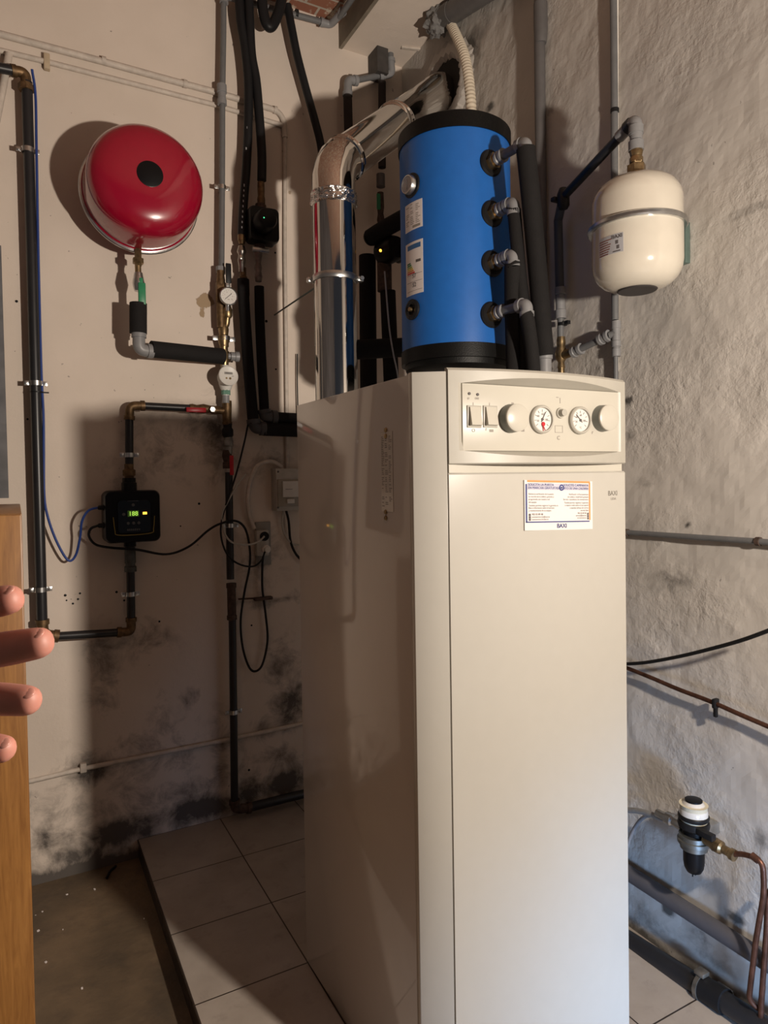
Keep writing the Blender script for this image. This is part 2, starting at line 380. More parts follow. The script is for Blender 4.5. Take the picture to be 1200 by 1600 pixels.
# ------------------------------------------------------------------ generic pipe pieces
BN = Vector((0, -1, 0)); RN = Vector((-1, 0, 0))      # outward normals of the two walls
def clamp(p, axis, n, r, label, group='steel pipe clamps', reach=None, matl=steel, name='pipe_clamp'):
    """steel two-piece clamp around a pipe at p, held to the wall behind it"""
    axis = Vector(axis).normalized(); side = axis.cross(n).normalized()
    t = T(name, label, 'pipe clamp', p, group)
    bm = new(); lathe(bm, Vector(p)-axis*.009, axis, [(0, r+.0005), (0, r+.004), (.018, r+.004), (.018, r+.0005)], 24, caps=False)
    for s in (-1, 1): box(bm, Vector(p)+side*s*(r+.011), (.019, .018, .004), (side, axis, Vector(n)), .0008)
    P('band', bm, matl, t)
    for s in (-1, 1):
        bm = new(); c = Vector(p)+side*s*(r+.013); lathe(bm, c-Vector(n)*.004, n, [(0, .0035), (.007, .0035), (.007, .0055), (.010, .0055), (.0105, .003)], 12)
        P('screw', bm, steel, t)
    off = (B-p[1]) if abs(n[1]) > .5 else (W-p[0])
    bm = new(); cyl(bm, Vector(p)-Vector(n)*(r), Vector(p)-Vector(n)*(off), .004, 10); P('wall_stud', bm, steel, t)
    return t
def ringfit(bm, a, b, r, n=2):
    """moulded coupling between a and b: body with raised ends"""
    a = Vector(a); b = Vector(b); Ln = (b-a).length; e = min(Ln*.28, .014)
    return lathe(bm, a, b-a, [(0, r*.9), (0, r*1.18), (e, r*1.18), (e+.002, r), (Ln-e-.002, r), (Ln-e, r*1.18), (Ln, r*1.18), (Ln, r*.9)], 24)
def elbowfit(bm, a, c, b, r, rad=None):
    """elbow a-c-b with collars at both mouths"""
    a, b, c = Vector(a), Vector(b), Vector(c)
    tube(bm, fillet([a, c, b], rad or r*1.6, 8), r, 18)
    for p in (a, b):
        d = (c-p).normalized(); e = min((c-p).length*.5, r*.9)
        lathe(bm, p, d, [(0, r*.9), (0, r*1.2), (e, r*1.2), (e, r*.95)], 20)
    return bm
def mid(a, b, t): return Vector(a)*(1-t)+Vector(b)*t

# ------------------------------------------------------------------ the boiler
BX0, BX1, BY0, BY1, BH = 0.745, 1.358, 1.238, 1.952, 1.73
DX = 0.829
nrm_f = Vector((math.sin(.0235), math.cos(.0235), 0)); fr_r = Vector((nrm_f.y, -nrm_f.x, 0)); fpt = Vector((.745, 1.245, 0))
def onF(x, y, off=0.0):
    """point on the boiler's front plane (off = distance in front of it)"""
    d = ray(x, y); s = ((fpt-EYEP).dot(nrm_f)-off)/d.dot(nrm_f); return EYEP+d*s
def FP(u, off, z): return fpt+fr_r*u-nrm_f*off+Vector((0, 0, z-0.0))      # front coordinates: along, outwards, up
def fu(p): return (Vector(p)-fpt).dot(fr_r)
boiler = T('boiler', 'tall white floor-standing gas boiler with control panel, centre of the room', 'boiler', FP(.3, -.35, 0))
FX = (fr_r, -nrm_f, Vector((0, 0, 1)))
WD = 0.613; DPT = 0.708
def prism(bm, poly, z0, z1, bev=0.0):
    lo_ = [bm.verts.new((x, y, z0)) for x, y in poly]; hi_ = [bm.verts.new((x, y, z1)) for x, y in poly]
    fs = [bm.faces.new(lo_[::-1]), bm.faces.new(hi_)]
    for i in range(len(poly)): fs.append(bm.faces.new((lo_[i], lo_[(i+1) % len(poly)], hi_[(i+1) % len(poly)], hi_[i])))
    if bev: bmesh.ops.bevel(bm, geom=list({e for f in fs for e in f.edges}), offset=bev, segments=2, affect='EDGES', profile=.5)
    return bm
Z_ = (0, 0, 1)
CL = Vector((.7655, 1.282, 0)); CBL = Vector((.757, 1.952, 0)); SN = Vector((-(CBL-CL).y, (CBL-CL).x, 0)).normalized()
SDIR = (CBL-CL).normalized(); STOP = 1.738
bm = new(); prism(bm, [(CL.x, CL.y), tuple(FP(.083, -.006, 0))[:2], tuple(FP(WD, -.006, 0))[:2], tuple(FP(WD, -.71, 0))[:2], (CBL.x, CBL.y)], .008, BH, .002); side = P('casing', bm, jacket, boiler, 'glossy white sheet casing', True)
bm = new(); q1 = FP(.083, .006, 0); q2 = FP(.083, -.012, 0); prism(bm, [(CL.x-.001, CL.y-.004), (q1.x, q1.y), (q2.x, q2.y), (CL.x-.001, CL.y+.012)], .004, BH+.004, .0015); P('front_strip', bm, frontw, boiler)
def bulge(u, u0, u1, amt): q = (2*(u-u0)/(u1-u0)-1); return amt*(1-q*q)
U0, U1 = .085, WD
def bulged(z0, z1, amt, base=.008, hole=None, nu=40):
    bm = new(); cols = []
    for i in range(nu+1):
        u = U0+(U1-U0)*i/nu; o = base+bulge(u, U0, U1, amt)
        cols.append([bm.verts.new(FP(u, -.004, z0)), bm.verts.new(FP(u, o-.004, z0)), bm.verts.new(FP(u, o, z0+.004)), bm.verts.new(FP(u, o, z1-.004)), bm.verts.new(FP(u, o-.004, z1)), bm.verts.new(FP(u, -.004, z1))])
    for p, q in zip(cols, cols[1:]):
        for k in range(6): bm.faces.new((p[k], q[k], q[(k+1) % 6], p[(k+1) % 6]))
    bm.faces.new(cols[0]); bm.faces.new(cols[-1][::-1]); return bm
P('door', bulged(.012, 1.512, .016), frontw, boiler, 'plain white door')
bm = new(); box(bm, FP((U0+U1)/2-.006, .004, 1.521), (U1-U0-.012, .010, .018), FX); P('gap_strip', bm, panelw, boiler)
# control housing: curved outer shell around a flat recessed panel
zl, zh = 1.530, 1.742
pu0, pu1 = fu(onF(721, 650, .012)), fu(onF(964, 650, .012)); pz1 = (onF(721, 599, .012).z+onF(964, 613, .012).z)/2; pz0 = (onF(721, 704, .012).z+onF(964, 706, .012).z)/2
def sh(u): return .010+bulge(u, U0, U1, .040)
bm = new(); nu = 48; us = [U0+(U1-U0)*i/nu for i in range(nu+1)]
us = sorted(us+[pu0, pu1])
def ring_z(u):
    inside = pu0 <= u <= pu1
    return inside
prev = None
for u in us:
    o = sh(u)
    lo = pz0-(bulge(u, pu0, pu1, .014) if ring_z(u) else 0); hi = pz1+(bulge(u, pu0, pu1, .016) if ring_z(u) else 0)
    col = [FP(u, -.004, zl), FP(u, o-.004, zl), FP(u, o, zl+.003), FP(u, o, lo), FP(u, .012, pz0), FP(u, .012, pz1), FP(u, o, hi), FP(u, o, zh-.006), FP(u, o-.006, zh), FP(u, -.004, zh)]
    if not ring_z(u): col[4] = mid(col[3], col[6], .33); col[5] = mid(col[3], col[6], .66)
    cv = [bm.verts.new(p) for p in col]
    if prev:
        pv, pu = prev
        for k in range(10):
            bm.faces.new((pv[k], cv[k], cv[(k+1) % 10], pv[(k+1) % 10]))
    else: bm.faces.new(cv)
    prev = (cv, u)
bm.faces.new(prev[0][::-1])
housing = P('control_housing', bm, panelg, boiler, 'curved beige control housing')
PNo = .0135
bm = new(); box(bm, FP((pu0+pu1)/2, PNo, (pz0+pz1)/2), (pu1-pu0-.001, .004, pz1-pz0), FX, .001)
cp = P('control_panel', bm, panelw, boiler, 'flat cream panel of dials')
PF = PNo+.002
def pp(x, y): return onF(x, y, PF)
def pt_(x, y): return onF(x, y, PF+.0008)
for i, (x, y) in enumerate(((733, 615), (746, 616.5))):
    bm = new(); p = pp(x, y); lathe(bm, p, -nrm_f, [(0, .0032), (.002, .0032), (.003, .001)], 16); P('indicator_lamp', bm, ink, cp)
for x in (740.5, 765.5):
    p = pp(x, 651)
    bm = new(); box(bm, p-nrm_f*.0015, (.038, .003, .049), FX, .001); f = P('switch_frame', bm, panelg, cp)
    bm = new(); vs = []
    for s in (-1, 1):
        for (o, z) in ((0.002, .021), (.0025, -.021), (.014, -.019), (.006, .021)): vs.append(bm.verts.new(p+fr_r*s*.014-nrm_f*o+Vector((0, 0, z))))
    for k in range(4): bm.faces.new((vs[k], vs[(k+1) % 4], vs[4+(k+1) % 4], vs[4+k]))
    bm.faces.new(vs[:4]); bm.faces.new(vs[4:]); P('rocker_switch', bm, knobw, cp)
for x in (802, 944):
    p = pp(x-4, 654)
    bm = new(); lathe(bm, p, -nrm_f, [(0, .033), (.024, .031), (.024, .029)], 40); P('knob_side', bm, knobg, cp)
    bm = new(); lathe(bm, p-nrm_f*.022, -nrm_f, [(0, .0315), (.004, .0312), (.006, .028), (.006, 0)], 40, caps=False); P('temperature_knob', bm, knobw, cp)
for x, y, redn in ((845, 655.5, True), (904.5, 657, False)):
    p = pp(x, y)
    bm = new(); lathe(bm, p, -nrm_f, [(0, .0335), (.007, .0335), (.010, .0305), (.010, .0275), (.004, .027), (.004, 0)], 40, caps=False); g = P('dial', bm, panelg, cp)
    bm = new(); lathe(bm, p-nrm_f*.0045, -nrm_f, [(0, .0268), (.0006, .0268), (.0006, 0)], 36, caps=False); P('dial_face', bm, dialw, g)
    bm = new(); o = p-nrm_f*.0056
    for k in range(9):
        a = math.radians(-130+k*32.5); d = fr_r*math.sin(a)+Vector((0, 0, 1))*math.cos(a); box(bm, o+d*.020, (.0010, .0004, .006), (d.cross(nrm_f), -nrm_f, d))
    textmesh(bm, [(s, o+fr_r*a_-Vector((0, 0, b_)), fr_r, (0, 0, 1), .0068, 'CENTER') for s, a_, b_ in (('60', .001, -.010), ('100', .012, .003), ('40', -.012, -.005), ('20', -.013, .006), ('°C', 0, .020))])
    a = math.radians(28 if redn else -45); d = fr_r*math.sin(a)+Vector((0, 0, 1))*math.cos(a); box(bm, o+d*.006-nrm_f*.001, (.0016, .0006, .026), (d.cross(nrm_f), -nrm_f, d))
    lathe(bm, o, -nrm_f, [(0, .0035), (.002, .003)], 12)
    P('dial_marks', bm, ink, g)
    if redn:
        bm = new(); lathe(bm, o-Vector((0, 0, .011))+fr_r*.002, -nrm_f, [(0, .0055), (.002, .005)], 16)
        for a in (150, 172):
            a = math.radians(a); d = fr_r*math.sin(a)+Vector((0, 0, 1))*math.cos(a); box(bm, o-Vector((0, 0, .012))+d*.008-nrm_f*.001, (.0016, .0006, .014), (d.cross(nrm_f), -nrm_f, d))
        P('red_needle', bm, reds, g)
p = pp(875, 645.5)
bm = new(); lathe(bm, p, -nrm_f, [(0, .013), (.004, .012), (.004, .009), (.016, .008), (.0165, 0)], 28, caps=False); P('thermostat_button', bm, panelg, cp)
bm = new()
for (x, y) in ((785, 652), (787, 642), (791, 634), (801, 630), (811, 634), (815, 640)): quad(bm, pp(x, y), fr_r, (0, 0, 1), -.003, -.0015, .003, .0015)
P('knob_scale', bm, inkgrey, cp); bm = new()
for (x, y) in ((925, 657), (927, 647), (932, 640), (941, 636), (949, 641)): quad(bm, pp(x, y), fr_r, (0, 0, 1), -.003, -.0015, .003, .0015)
P('knob_scale', bm, inkgrey, cp)
for x, y, w_, h_ in ((817, 672, .010, .007), (768, 673, .012, .006)):
    bm = new()
    for q in range(4): quad(bm, pp(x, y), fr_r, (0, 0, 1), -w_/2+q*w_/4, -h_/2, -w_/2+q*w_/4+w_/6, h_/2)
    P('radiator_symbol', bm, inkgrey, cp)
bm = new(); o_ = pp(867, 676)
quad(bm, o_, fr_r, Z_, 0, 0, .024, .001); quad(bm, o_, fr_r, Z_, 0, .016, .024, .017); quad(bm, o_, fr_r, Z_, 0, 0, .001, .017); quad(bm, o_, fr_r, Z_, .023, 0, .024, .017)
P('printed_frame', bm, inkgrey, cp)
bm = new(); box(bm, pp(875, 626), (.002, .0008, .013), FX); quad(bm, pp(870, 624), fr_r, Z_, -.002, .004, .005, .0055); P('thermometer_symbol', bm, inkgrey, cp); bm = new()
textmesh(bm, [('I', pt_(739.5, 634), fr_r, (0, 0, 1), .011, 'CENTER'), ('O', pt_(740, 675), fr_r, (0, 0, 1), .011, 'CENTER'), ('C', pt_(873, 687), fr_r, (0, 0, 1), .013, 'CENTER'), ('\u00ee', pt_(765, 634), fr_r, (0, 0, 1), .010, 'CENTER'),
              ('r', pt_(760, 673), fr_r, (0, 0, 1), .012, 'CENTER'), ('r', pt_(926, 678), fr_r, (0, 0, 1), .013, 'CENTER'), ('o', pt_(732, 624), fr_r, (0, 0, 1), .010, 'CENTER'), ('oo', pt_(745.5, 624), fr_r, (0, 0, 1), .010, 'CENTER')])
P('printed_letters', bm, inkgrey, cp, smooth=False)
# door lettering and sticker
DO = .008+.016+.0006
def dp(x, y):
    p = onF(x, y, .010); u = fu(p); o = .008+bulge(u, U0, U1, .016)+.0006
    return onF(x, y, o)
bm = new(); textmesh(bm, [('BAXI', dp(957.5, 774), fr_r-nrm_f*(-.10), (0, 0, 1), .0165, 'CENTER'), ('LIDIA', dp(958.5, 781), fr_r-nrm_f*(-.10), (0, 0, 1), .0085, 'CENTER')])
P('maker_lettering', bm, mat('warm_ink', (.15, .135, .115), .5), boiler, smooth=False)
s00, s11 = dp(819, 751), dp(925, 825); sr = (dp(925, 787)-dp(819, 787)).normalized(); so = dp(819, 826); SWd = (dp(925, 787)-dp(819, 787)).length; SHt = dp(819, 750).z-so.z
def SQ(bm, x0, y0, x1, y1, t): return quad(bm, so, sr, (0, 0, 1), x0*SWd, y0*SHt, x1*SWd, y1*SHt, t)
stk = T('sticker', 'white paper notice with orange and blue border stuck on the boiler door', 'sticker', so)
bm = new(); SQ(bm, 0, -.04, 1, 1.0, .0022); P('backing', bm, paper, stk)
bm = new(); SQ(bm, .04, .96, .96, 1.0, .003); SQ(bm, .945, .16, .965, .97, .003); P('orange_border', bm, inkorange, stk)
bm = new(); SQ(bm, .015, .12, .035, .92, .0029); SQ(bm, .015, .12, .95, .145, .0029); P('blue_border', bm, inkblue, stk)
bm = new(); SQ(bm, .04, .80, .94, .94, .0026); P('header_band', bm, lilac, stk)
def sp_(x, y): return so+sr*x*SWd+Vector((0, 0, y*SHt))+sr.cross(Vector((0, 0, 1)))*.0032
Z = (0, 0, 1)
bm = new(); textmesh(bm, [('SOLICITA LA PUESTA', sp_(.05, .885), sr, Z, .0082, 'LEFT'), ('EN MARCHA GRATUITA', sp_(.05, .82), sr, Z, .0082, 'LEFT'), ('SOLICITE CAMPANYA', sp_(.935, .885), sr, Z, .0082, 'RIGHT'), ('GRATUITO DE UNA CALDERA', sp_(.935, .82), sr, Z, .0074, 'RIGHT'), ('BAXI', sp_(.53, .005), sr, Z, .0142, 'CENTER')])
P('blue_lettering', bm, inkblue, stk, smooth=False); bm = new()
lathe(bm, sp_(.53, .855), sr.cross(Vector(Z)), [(-.001, .0075), (.0004, .0075), (.0004, .0045), (-.001, .0045)], 24, caps=False); lathe(bm, sp_(.53, .855), sr.cross(Vector(Z)), [(-.001, .002), (.0004, .002)], 12)
P('round_emblem', bm, inkblue, stk, smooth=False)
bm = new()
ls = [('Solicita la verificaci\u00f3n de la puesta', .055, .70), ('en marcha de la caldera, gratuita y', .055, .645), ('programada con nuestra red', .055, .59), ('del equipo.', .055, .53),
      ('Tambi\u00e9n permite registrar la garant\u00eda en', .055, .46), ('Baxi e informarse sobre el servicio', .055, .41), ('y mantenimiento de su equipo.', .055, .355)]
lr = [('Verificaci\u00f3 i el funcionament', .935, .70), ('de caldera, instal\u00b7laci\u00f3 gratu\u00efta', .935, .645), ('Serveis i assist\u00e8ncia de manteniment', .935, .59), ('Tamb\u00e9 permet registrar la garantia', .935, .52), ('a nuestra web sobre el seu aparell', .935, .465), ('a aquesta adre\u00e7a de correu', .935, .41), ('serveis baxi', .935, .355)]
textmesh(bm, [(s, sp_(x, y), sr, Z, .0055, 'LEFT') for s, x, y in ls]+[(s, sp_(x, y), sr, Z, .0055, 'RIGHT') for s, x, y in lr] +
         [('902 02 89 48', sp_(.10, .275), sr, Z, .0062, 'LEFT'), ('puestaenmarcha@baxi.es', sp_(.10, .225), sr, Z, .0052, 'LEFT'), ('puestaenmarcha.baxi.es', sp_(.10, .175), sr, Z, .0052, 'LEFT'),
          ('902 02 89 48', sp_(.90, .295), sr, Z, .0052, 'RIGHT'), ('serveis@baxi.es', sp_(.90, .245), sr, Z, .0052, 'RIGHT'), ('serveis.baxi.es', sp_(.90, .195), sr, Z, .0052, 'RIGHT')])
for y in (.285, .235, .185):
    n_ = sr.cross(Vector(Z))
    box(bm, sp_(.07, y), (.005, .005, .0006), (sr, Vector(Z), n_)); box(bm, sp_(.925, y+.01), (.004, .005, .0006), (sr, Vector(Z), n_))
P('small_print', bm, ink, stk, smooth=False)
# casing side: data label and two fixings (left face)
SXp = FP(0, 0, 0)
def onS(x, y, off=0.0005):
    d = ray(x, y); s = ((CL+SN*off-EYEP).dot(SN))/d.dot(SN); return EYEP+d*s
bm = new(); a, b_ = onS(595, 676), onS(615, 800)
wv_ = abs((b_-a).dot(SDIR)); c_ = a if (a-b_).dot(SDIR) > 0 else b_; c_ = Vector((c_.x, c_.y, a.z))
quad(bm, c_, -SDIR, (0, 0, 1), 0, -(a.z-b_.z), wv_, 0, .0006); lb = P('data_label', bm, mat('clear_film', (0.50, .47, .43), .25, coat=.5), boiler)
bm = new()
for k in range(40):
    z = -.012-k*(a.z-b_.z-.02)/40
    for (f0, f1) in ((.06, .30), (.36, .62), (.68, .94)):
        if random.random() < .7: quad(bm, c_+SN*.0007+Vector((0, 0, z)), -SDIR, (0, 0, 1), f0*wv_, 0, random.uniform(f0+.1, f1)*wv_, .0014, .0003)
P('label_print', bm, ink, lb)
for y in (672, 800):
    bm = new(); p = onS(603, y); lathe(bm, p, SN, [(0, .006), (.003, .005), (.004, 0)], 14, caps=False); lathe(bm, p-Vector((0, 0, .014)), SN, [(0, .006), (.003, .005), (.004, 0)], 14, caps=False); P('side_fixing', bm, brass, boiler)

# ------------------------------------------------------------------ blue tank
az = math.radians(34.70); TR_ = 0.1908; TC = Vector((math.sin(az)*2.4, math.cos(az)*2.4, 0)); TR = TR_
def cylhit(x, y, R_):
    d = ray(x, y); a = d.x**2+d.y**2; b = -2*(d.x*TC.x+d.y*TC.y); c = TC.x**2+TC.y**2-R_*R_
    t = (-b-math.sqrt(max(b*b-4*a*c, 0)))/(2*a); return EYEP+d*t
tz1 = cylhit(717, 168, TR+.004).z; tzb = cylhit(717, 194, TR).z; tz0 = cylhit(717, 571, TR).z; tzc = cylhit(717, 537, TR).z
tank = T('buffer_tank', 'upright blue buffer tank with black end caps hung above the boiler', 'water tank', (TC.x, TC.y, tz0))
bm = new(); lathe(bm, (TC.x, TC.y, tzc), (0, 0, 1), [(0, TR), (tzb-tzc, TR)], 72); jk = P('jacket', bm, bluev, tank, 'blue jacket')
bm = new(); lathe(bm, (TC.x, TC.y, tzb-.006), (0, 0, 1), [(0, TR), (0, TR+.004), (tz1-tzb, TR+.004), (tz1-tzb+.006, TR-.004), (tz1-tzb+.008, 0)], 72, caps=False); P('top_cap', bm, blackcap, tank, 'black top cap')
bm = new(); lathe(bm, (TC.x, TC.y, tz0), (0, 0, 1), [(0, 0), (0, TR-.035), (.012, TR-.012), (.030, TR-.010), (.030, TR+.003), (tzc-tz0+.006, TR+.003), (tzc-tz0+.006, TR)], 72, caps=False); P('base_cap', bm, blackcap, tank, 'black base cap')
def cang(x, y=400): p = cylhit(x, y, TR); return math.atan2(p.y-TC.y, p.x-TC.x)
def tp(a, z, r): return Vector((TC.x+math.cos(a)*r, TC.y+math.sin(a)*r, z))
def cpatch(bm, a0, a1, z0, z1, r, t=.0008, n=10):
    cols = []
    for i in range(n+1):
        a = a0+(a1-a0)*i/n; cols.append([bm.verts.new(tp(a, z, q)) for z, q in ((z0, r), (z0, r+t), (z1, r+t), (z1, r))])
    for p, q in zip(cols, cols[1:]):
        for k in range(4): bm.faces.new((p[k], q[k], q[(k+1) % 4], p[(k+1) % 4]))
    bm.faces.new(cols[0]); bm.faces.new(cols[-1][::-1]); return bm
aL = cang(634.5); aR = cang(661)
if aL > 0: aL -= 2*PI
if aR > 0: aR -= 2*PI
def lab(x, y): p = cylhit(x, y, TR); return p.z
l1t, l1b = lab(661, 309), lab(661, 353); l2t, l2b = lab(661, 372), lab(661, 456)
bm = new(); cpatch(bm, aL, aR, l1b, l1t, TR); L1 = P('data_plate', bm, paper, tank, 'white data label')
bm = new(); H1 = l1t-l1b
for k in range(12):
    for q in range(3):
        if random.random() < .75:
            a0 = aL+(aR-aL)*(.08+q*.3); cpatch(bm, a0, a0+(aR-aL)*random.uniform(.1, .24), l1t-H1*(.08+k*.065), l1t-H1*(.08+k*.065)+.0022, TR+.0008, .0003, 3)
cpatch(bm, aL+(aR-aL)*.5, aL+(aR-aL)*.9, l1b+H1*.06, l1b+H1*.15, TR+.0008, .0003, 4)
P('printing', bm, inkgrey, L1)
bm = new(); cpatch(bm, aL, aR, l2b, l2t, TR); L2 = P('energy_label', bm, paper, tank, 'white energy rating label with coloured bars')
H2 = l2t-l2b
def ep(nm, fx0, fx1, fy0, fy1, m_): bm = new(); cpatch(bm, aL+(aR-aL)*fx0, aL+(aR-aL)*fx1, l2t-H2*fy1, l2t-H2*fy0, TR+.0008, .0004, 4); return P(nm, bm, m_, L2)
ep('blue_header', .16, .9, .05, .14, mat('label_blue', (.03, .12, .30), .5))
for k, (c_, w_) in enumerate((((.02, .12, .05), .30), ((.03, .20, .06), .36), ((.30, .36, .04), .42), ((.62, .45, .04), .50), ((.60, .20, .04), .55), ((.50, .03, .03), .62))):
    ep('rating_bar', .12, .12+w_*.75, .38+k*.038, .408+k*.038, mat('rating%d' % k, c_, .5))
ep('rating_arrow', .66, .90, .36, .41, ink)
bm = new()
for s, fx, fy in (('57', .56, .69), ('52', .56, .86)):
    a = aL+(aR-aL)*fx; t_ = Vector((-math.sin(a), math.cos(a), 0)); t_ = t_ if t_.dot(RT) > 0 else -t_
    textmesh(bm, [(s, tp(a, l2t-H2*fy, TR+.0022), t_, Z, .020, 'CENTER')])
for fy in (.62, .76, .93): cpatch(bm, aL+(aR-aL)*.1, aL+(aR-aL)*.95, l2t-H2*fy, l2t-H2*fy+.001, TR+.0008, .0003, 6)
P('rating_print', bm, ink, L2)
# thermometer and lower plug
a = cang(643); p = cylhit(643, 290, TR); dr = Vector((math.cos(a), math.sin(a), 0))
bm = new(); lathe(bm, p-dr*.004, dr, [(0, .040), (.006, .040), (.008, .034)], 36); P('rubber_ring', bm, rubber, tank)
bm = new(); lathe(bm, p, dr, [(0, .031), (.018, .031), (.021, .029), (.021, .026), (.018, .026), (.018, 0)], 36, caps=False); th = P('thermometer', bm, steel, tank, 'round steel thermometer')
bm = new(); lathe(bm, p+dr*.0182, dr, [(0, .0255), (.0006, .0255), (.0006, 0)], 30, caps=False); P('dial_face', bm, papergrey, th)
bm = new(); box(bm, p+dr*.020, (.0012, .0016, .034), (dr, Vector((0, 0, 1)).cross(dr), Vector((0, 0, 1)))); P('needle', bm, ink, th)
p = cylhit(645, 484, TR); a = cang(645); dr = Vector((math.cos(a), math.sin(a), 0))
bm = new(); lathe(bm, p-dr*.004, dr, [(0, .034), (.010, .034), (.014, .026), (.012, .018), (.004, .014)], 36); P('rubber_ring', bm, rubber, tank)
bm = new(); lathe(bm, p, dr, [(0, .008), (.016, .007), (.017, 0)], 16, caps=False); P('drain_plug', bm, brass, tank)
# wall brackets behind the tank
for z in (tz0+.12, tz1-.12):
    bm = new(); boxmm(bm, (W-.022, 2.14, z-.025), (W, 2.34, z+.025), .002)
    boxmm(bm, (TC.x+.10, 2.125, z-.015), (W-.01, 2.155, z+.015))
    P('wall_bracket', bm, steel, tank)
# nozzles with grey pipes and insulated drops
noz = [((767, 255), (822, 222), 30, 'top'), ((769, 334), (803, 316), 21, 'second'), ((769, 412), (802, 397), 27, 'third'), ((768, 492), (823, 475), 22, 'lowest')]
ND = Vector((0.03, -1, 0)).normalized()
drops = {0: [(823, 246), (838, 400), (851, 556)], 1: [(804, 330), (812, 430), (820, 500), (826, 640)], 2: [(800, 426), (802, 500), (806, 640)], 3: [(824, 496), (832, 560), (838, 660)]}
for i, ((x, y), (ex, ey), wpx, nm) in enumerate(noz):
    p = cylhit(x, y, TR)
    bm = new(); lathe(bm, p-ND*.02, ND, [(0, .043), (.022, .043), (.028, .038), (.026, .020)], 36); P('rubber_ring', bm, rubber, tank)
    bm = new(); hexn(bm, p+ND*.006, p+ND*.026, .026); lathe(bm, p+ND*.02, ND, [(0, .019), (.018, .019)], 20); P('brass_nozzle', bm, brass, tank)
    # elbow centre lies straight out from the nozzle
    r = .0145; k = {0: .20, 1: .115, 2: .115, 3: .19}[i]
    # solve distance along ND so that the elbow projects at column ex
    best = min((abs((lambda v: 600+FPX*v.dot(RT)/v.dot(FW))(p+ND*t_-EYEP)-ex), t_) for t_ in [j*.002 for j in range(20, 180)])[1]
    e = p+ND*best; e.z = (onY(ex, ey, e.y)).z
    t = T('connection_pipe', {0: 'grey elbow pipe with thick black insulation from the topmost tank nozzle', 1: 'short grey elbow with thin black insulation on the second nozzle from the top', 2: 'short grey elbow with wide black sleeve on the third nozzle from the top', 3: 'grey elbow pipe with black insulation from the lowest tank nozzle'}[i], 'pipe', e)
    st = p+ND*.036
    bm = new(); ringfit(bm, st, st+ND*.028, .0185); P('coupling', bm, greyfit, t)
    bm = new(); cyl(bm, st+ND*.02, mid(st, e, .8), r); P('pipe', bm, greypipe, t)
    bm = new(); elbowfit(bm, e-(e-st).normalized()*.036, e, e-Vector((0, 0, .040)), .0185, .02); P('elbow', bm, greyfit, t)
    # insulated drop passes down in the gap between boiler and wall
    pts = [e-Vector((0, 0, .041))]; n = len(drops[i])
    for j, (dx, dy) in enumerate(drops[i]):
        f = j/(n-1); Xg = e.x+(max(e.x, {0: 1.47, 1: 1.44, 2: 1.42, 3: 1.45}[i])-e.x)*(f if i else f**.8)
        pts.append(onX(dx, dy, Xg))
    r_ = wpx/2/FPX*(e-EYEP).dot(FW)
    pts2 = spline(pts[0:1]+[mid(pts[0], pts[1], .5)]+pts[2:], 6) if n > 2 else pts
    bm = new(); tube(bm, pts2, r_, 20); P('insulation', bm, foam, t)
    if i == 0:
        q = pts[-1]; bm = new(); ringfit(bm, q+Vector((0, 0, .004)), q-Vector((0, 0, .10)), r_*.72); P('coupling', bm, greyfit, t)

# ------------------------------------------------------------------ flue
FY = 2.25; fa = onY(524.5, 500, FY); FXc = fa.x; FR = 0.0775
fz = onY(524, 262, FY).z
wall_in = rt(694, 140)
flue = T('flue_pipe', 'shiny stainless steel flue rising behind the boiler and bending to the right wall', 'flue', (FXc, FY, 1.0))
fv = Vector((FXc, FY, 0)); ftop = Vector((FXc, FY, fz)); fdir = (wall_in-ftop).normalized()
bm = new()
lathe(bm, (FXc, FY, .9), (0, 0, 1), [(0, FR), (fz-.9-.10, FR), ], 64)
P('lower_length', bm, chrome, flue)
bm = new(); tube(bm, [ftop-Vector((0, 0, .12)), ftop-Vector((0, 0, .045)), ftop-Vector((0, 0, .020))+fdir*.012, ftop+fdir*.035, ftop+fdir*.07], FR+.001, 64); P('lower_elbow', bm, chrome, flue)
Lf = (wall_in-ftop).length
bm = new()
prof = [(.06, FR)]
for c in (.085,): prof += [(c-.012, FR+.001), (c-.008, FR+.006), (c, FR+.007), (c+.006, FR+.003), (c+.012, FR+.006), (c+.018, FR+.001)]
c = Lf*.50; prof += [(c-.02, FR+.001), (c-.014, FR+.006), (c-.004, FR+.007), (c+.004, FR+.002), (c+.012, FR+.007), (c+.024, FR+.006), (c+.03, FR+.002)]
prof += [(Lf-.12, FR+.001), (Lf-.11, FR+.004), (Lf-.035, FR+.002)]
lathe(bm, ftop, fdir, prof, 64); P('sloping_length', bm, chrome, flue)
zt0 = onY(524, 310, FY-FR).z; zt1 = onY(524, 288, FY-FR).z
bm = new(); n = 15
lathe(bm, (FXc, FY, zt0), (0, 0, 1), [(0, FR+.0005)]+[((zt1-zt0)*(k+.5)/n, FR+.002+(.002 if k % 2 else 0)) for k in range(n)]+[(zt1-zt0, FR+.0005)], 90)
for v in bm.verts:
    q = noise.noise(v.co*60)*.009; d = (v.co-Vector((FXc, FY, v.co.z))).normalized(); v.co += d*abs(q)
P('foil_tape', bm, foil, flue, 'crinkled foil tape')
bm = new(); hr = FR+.03
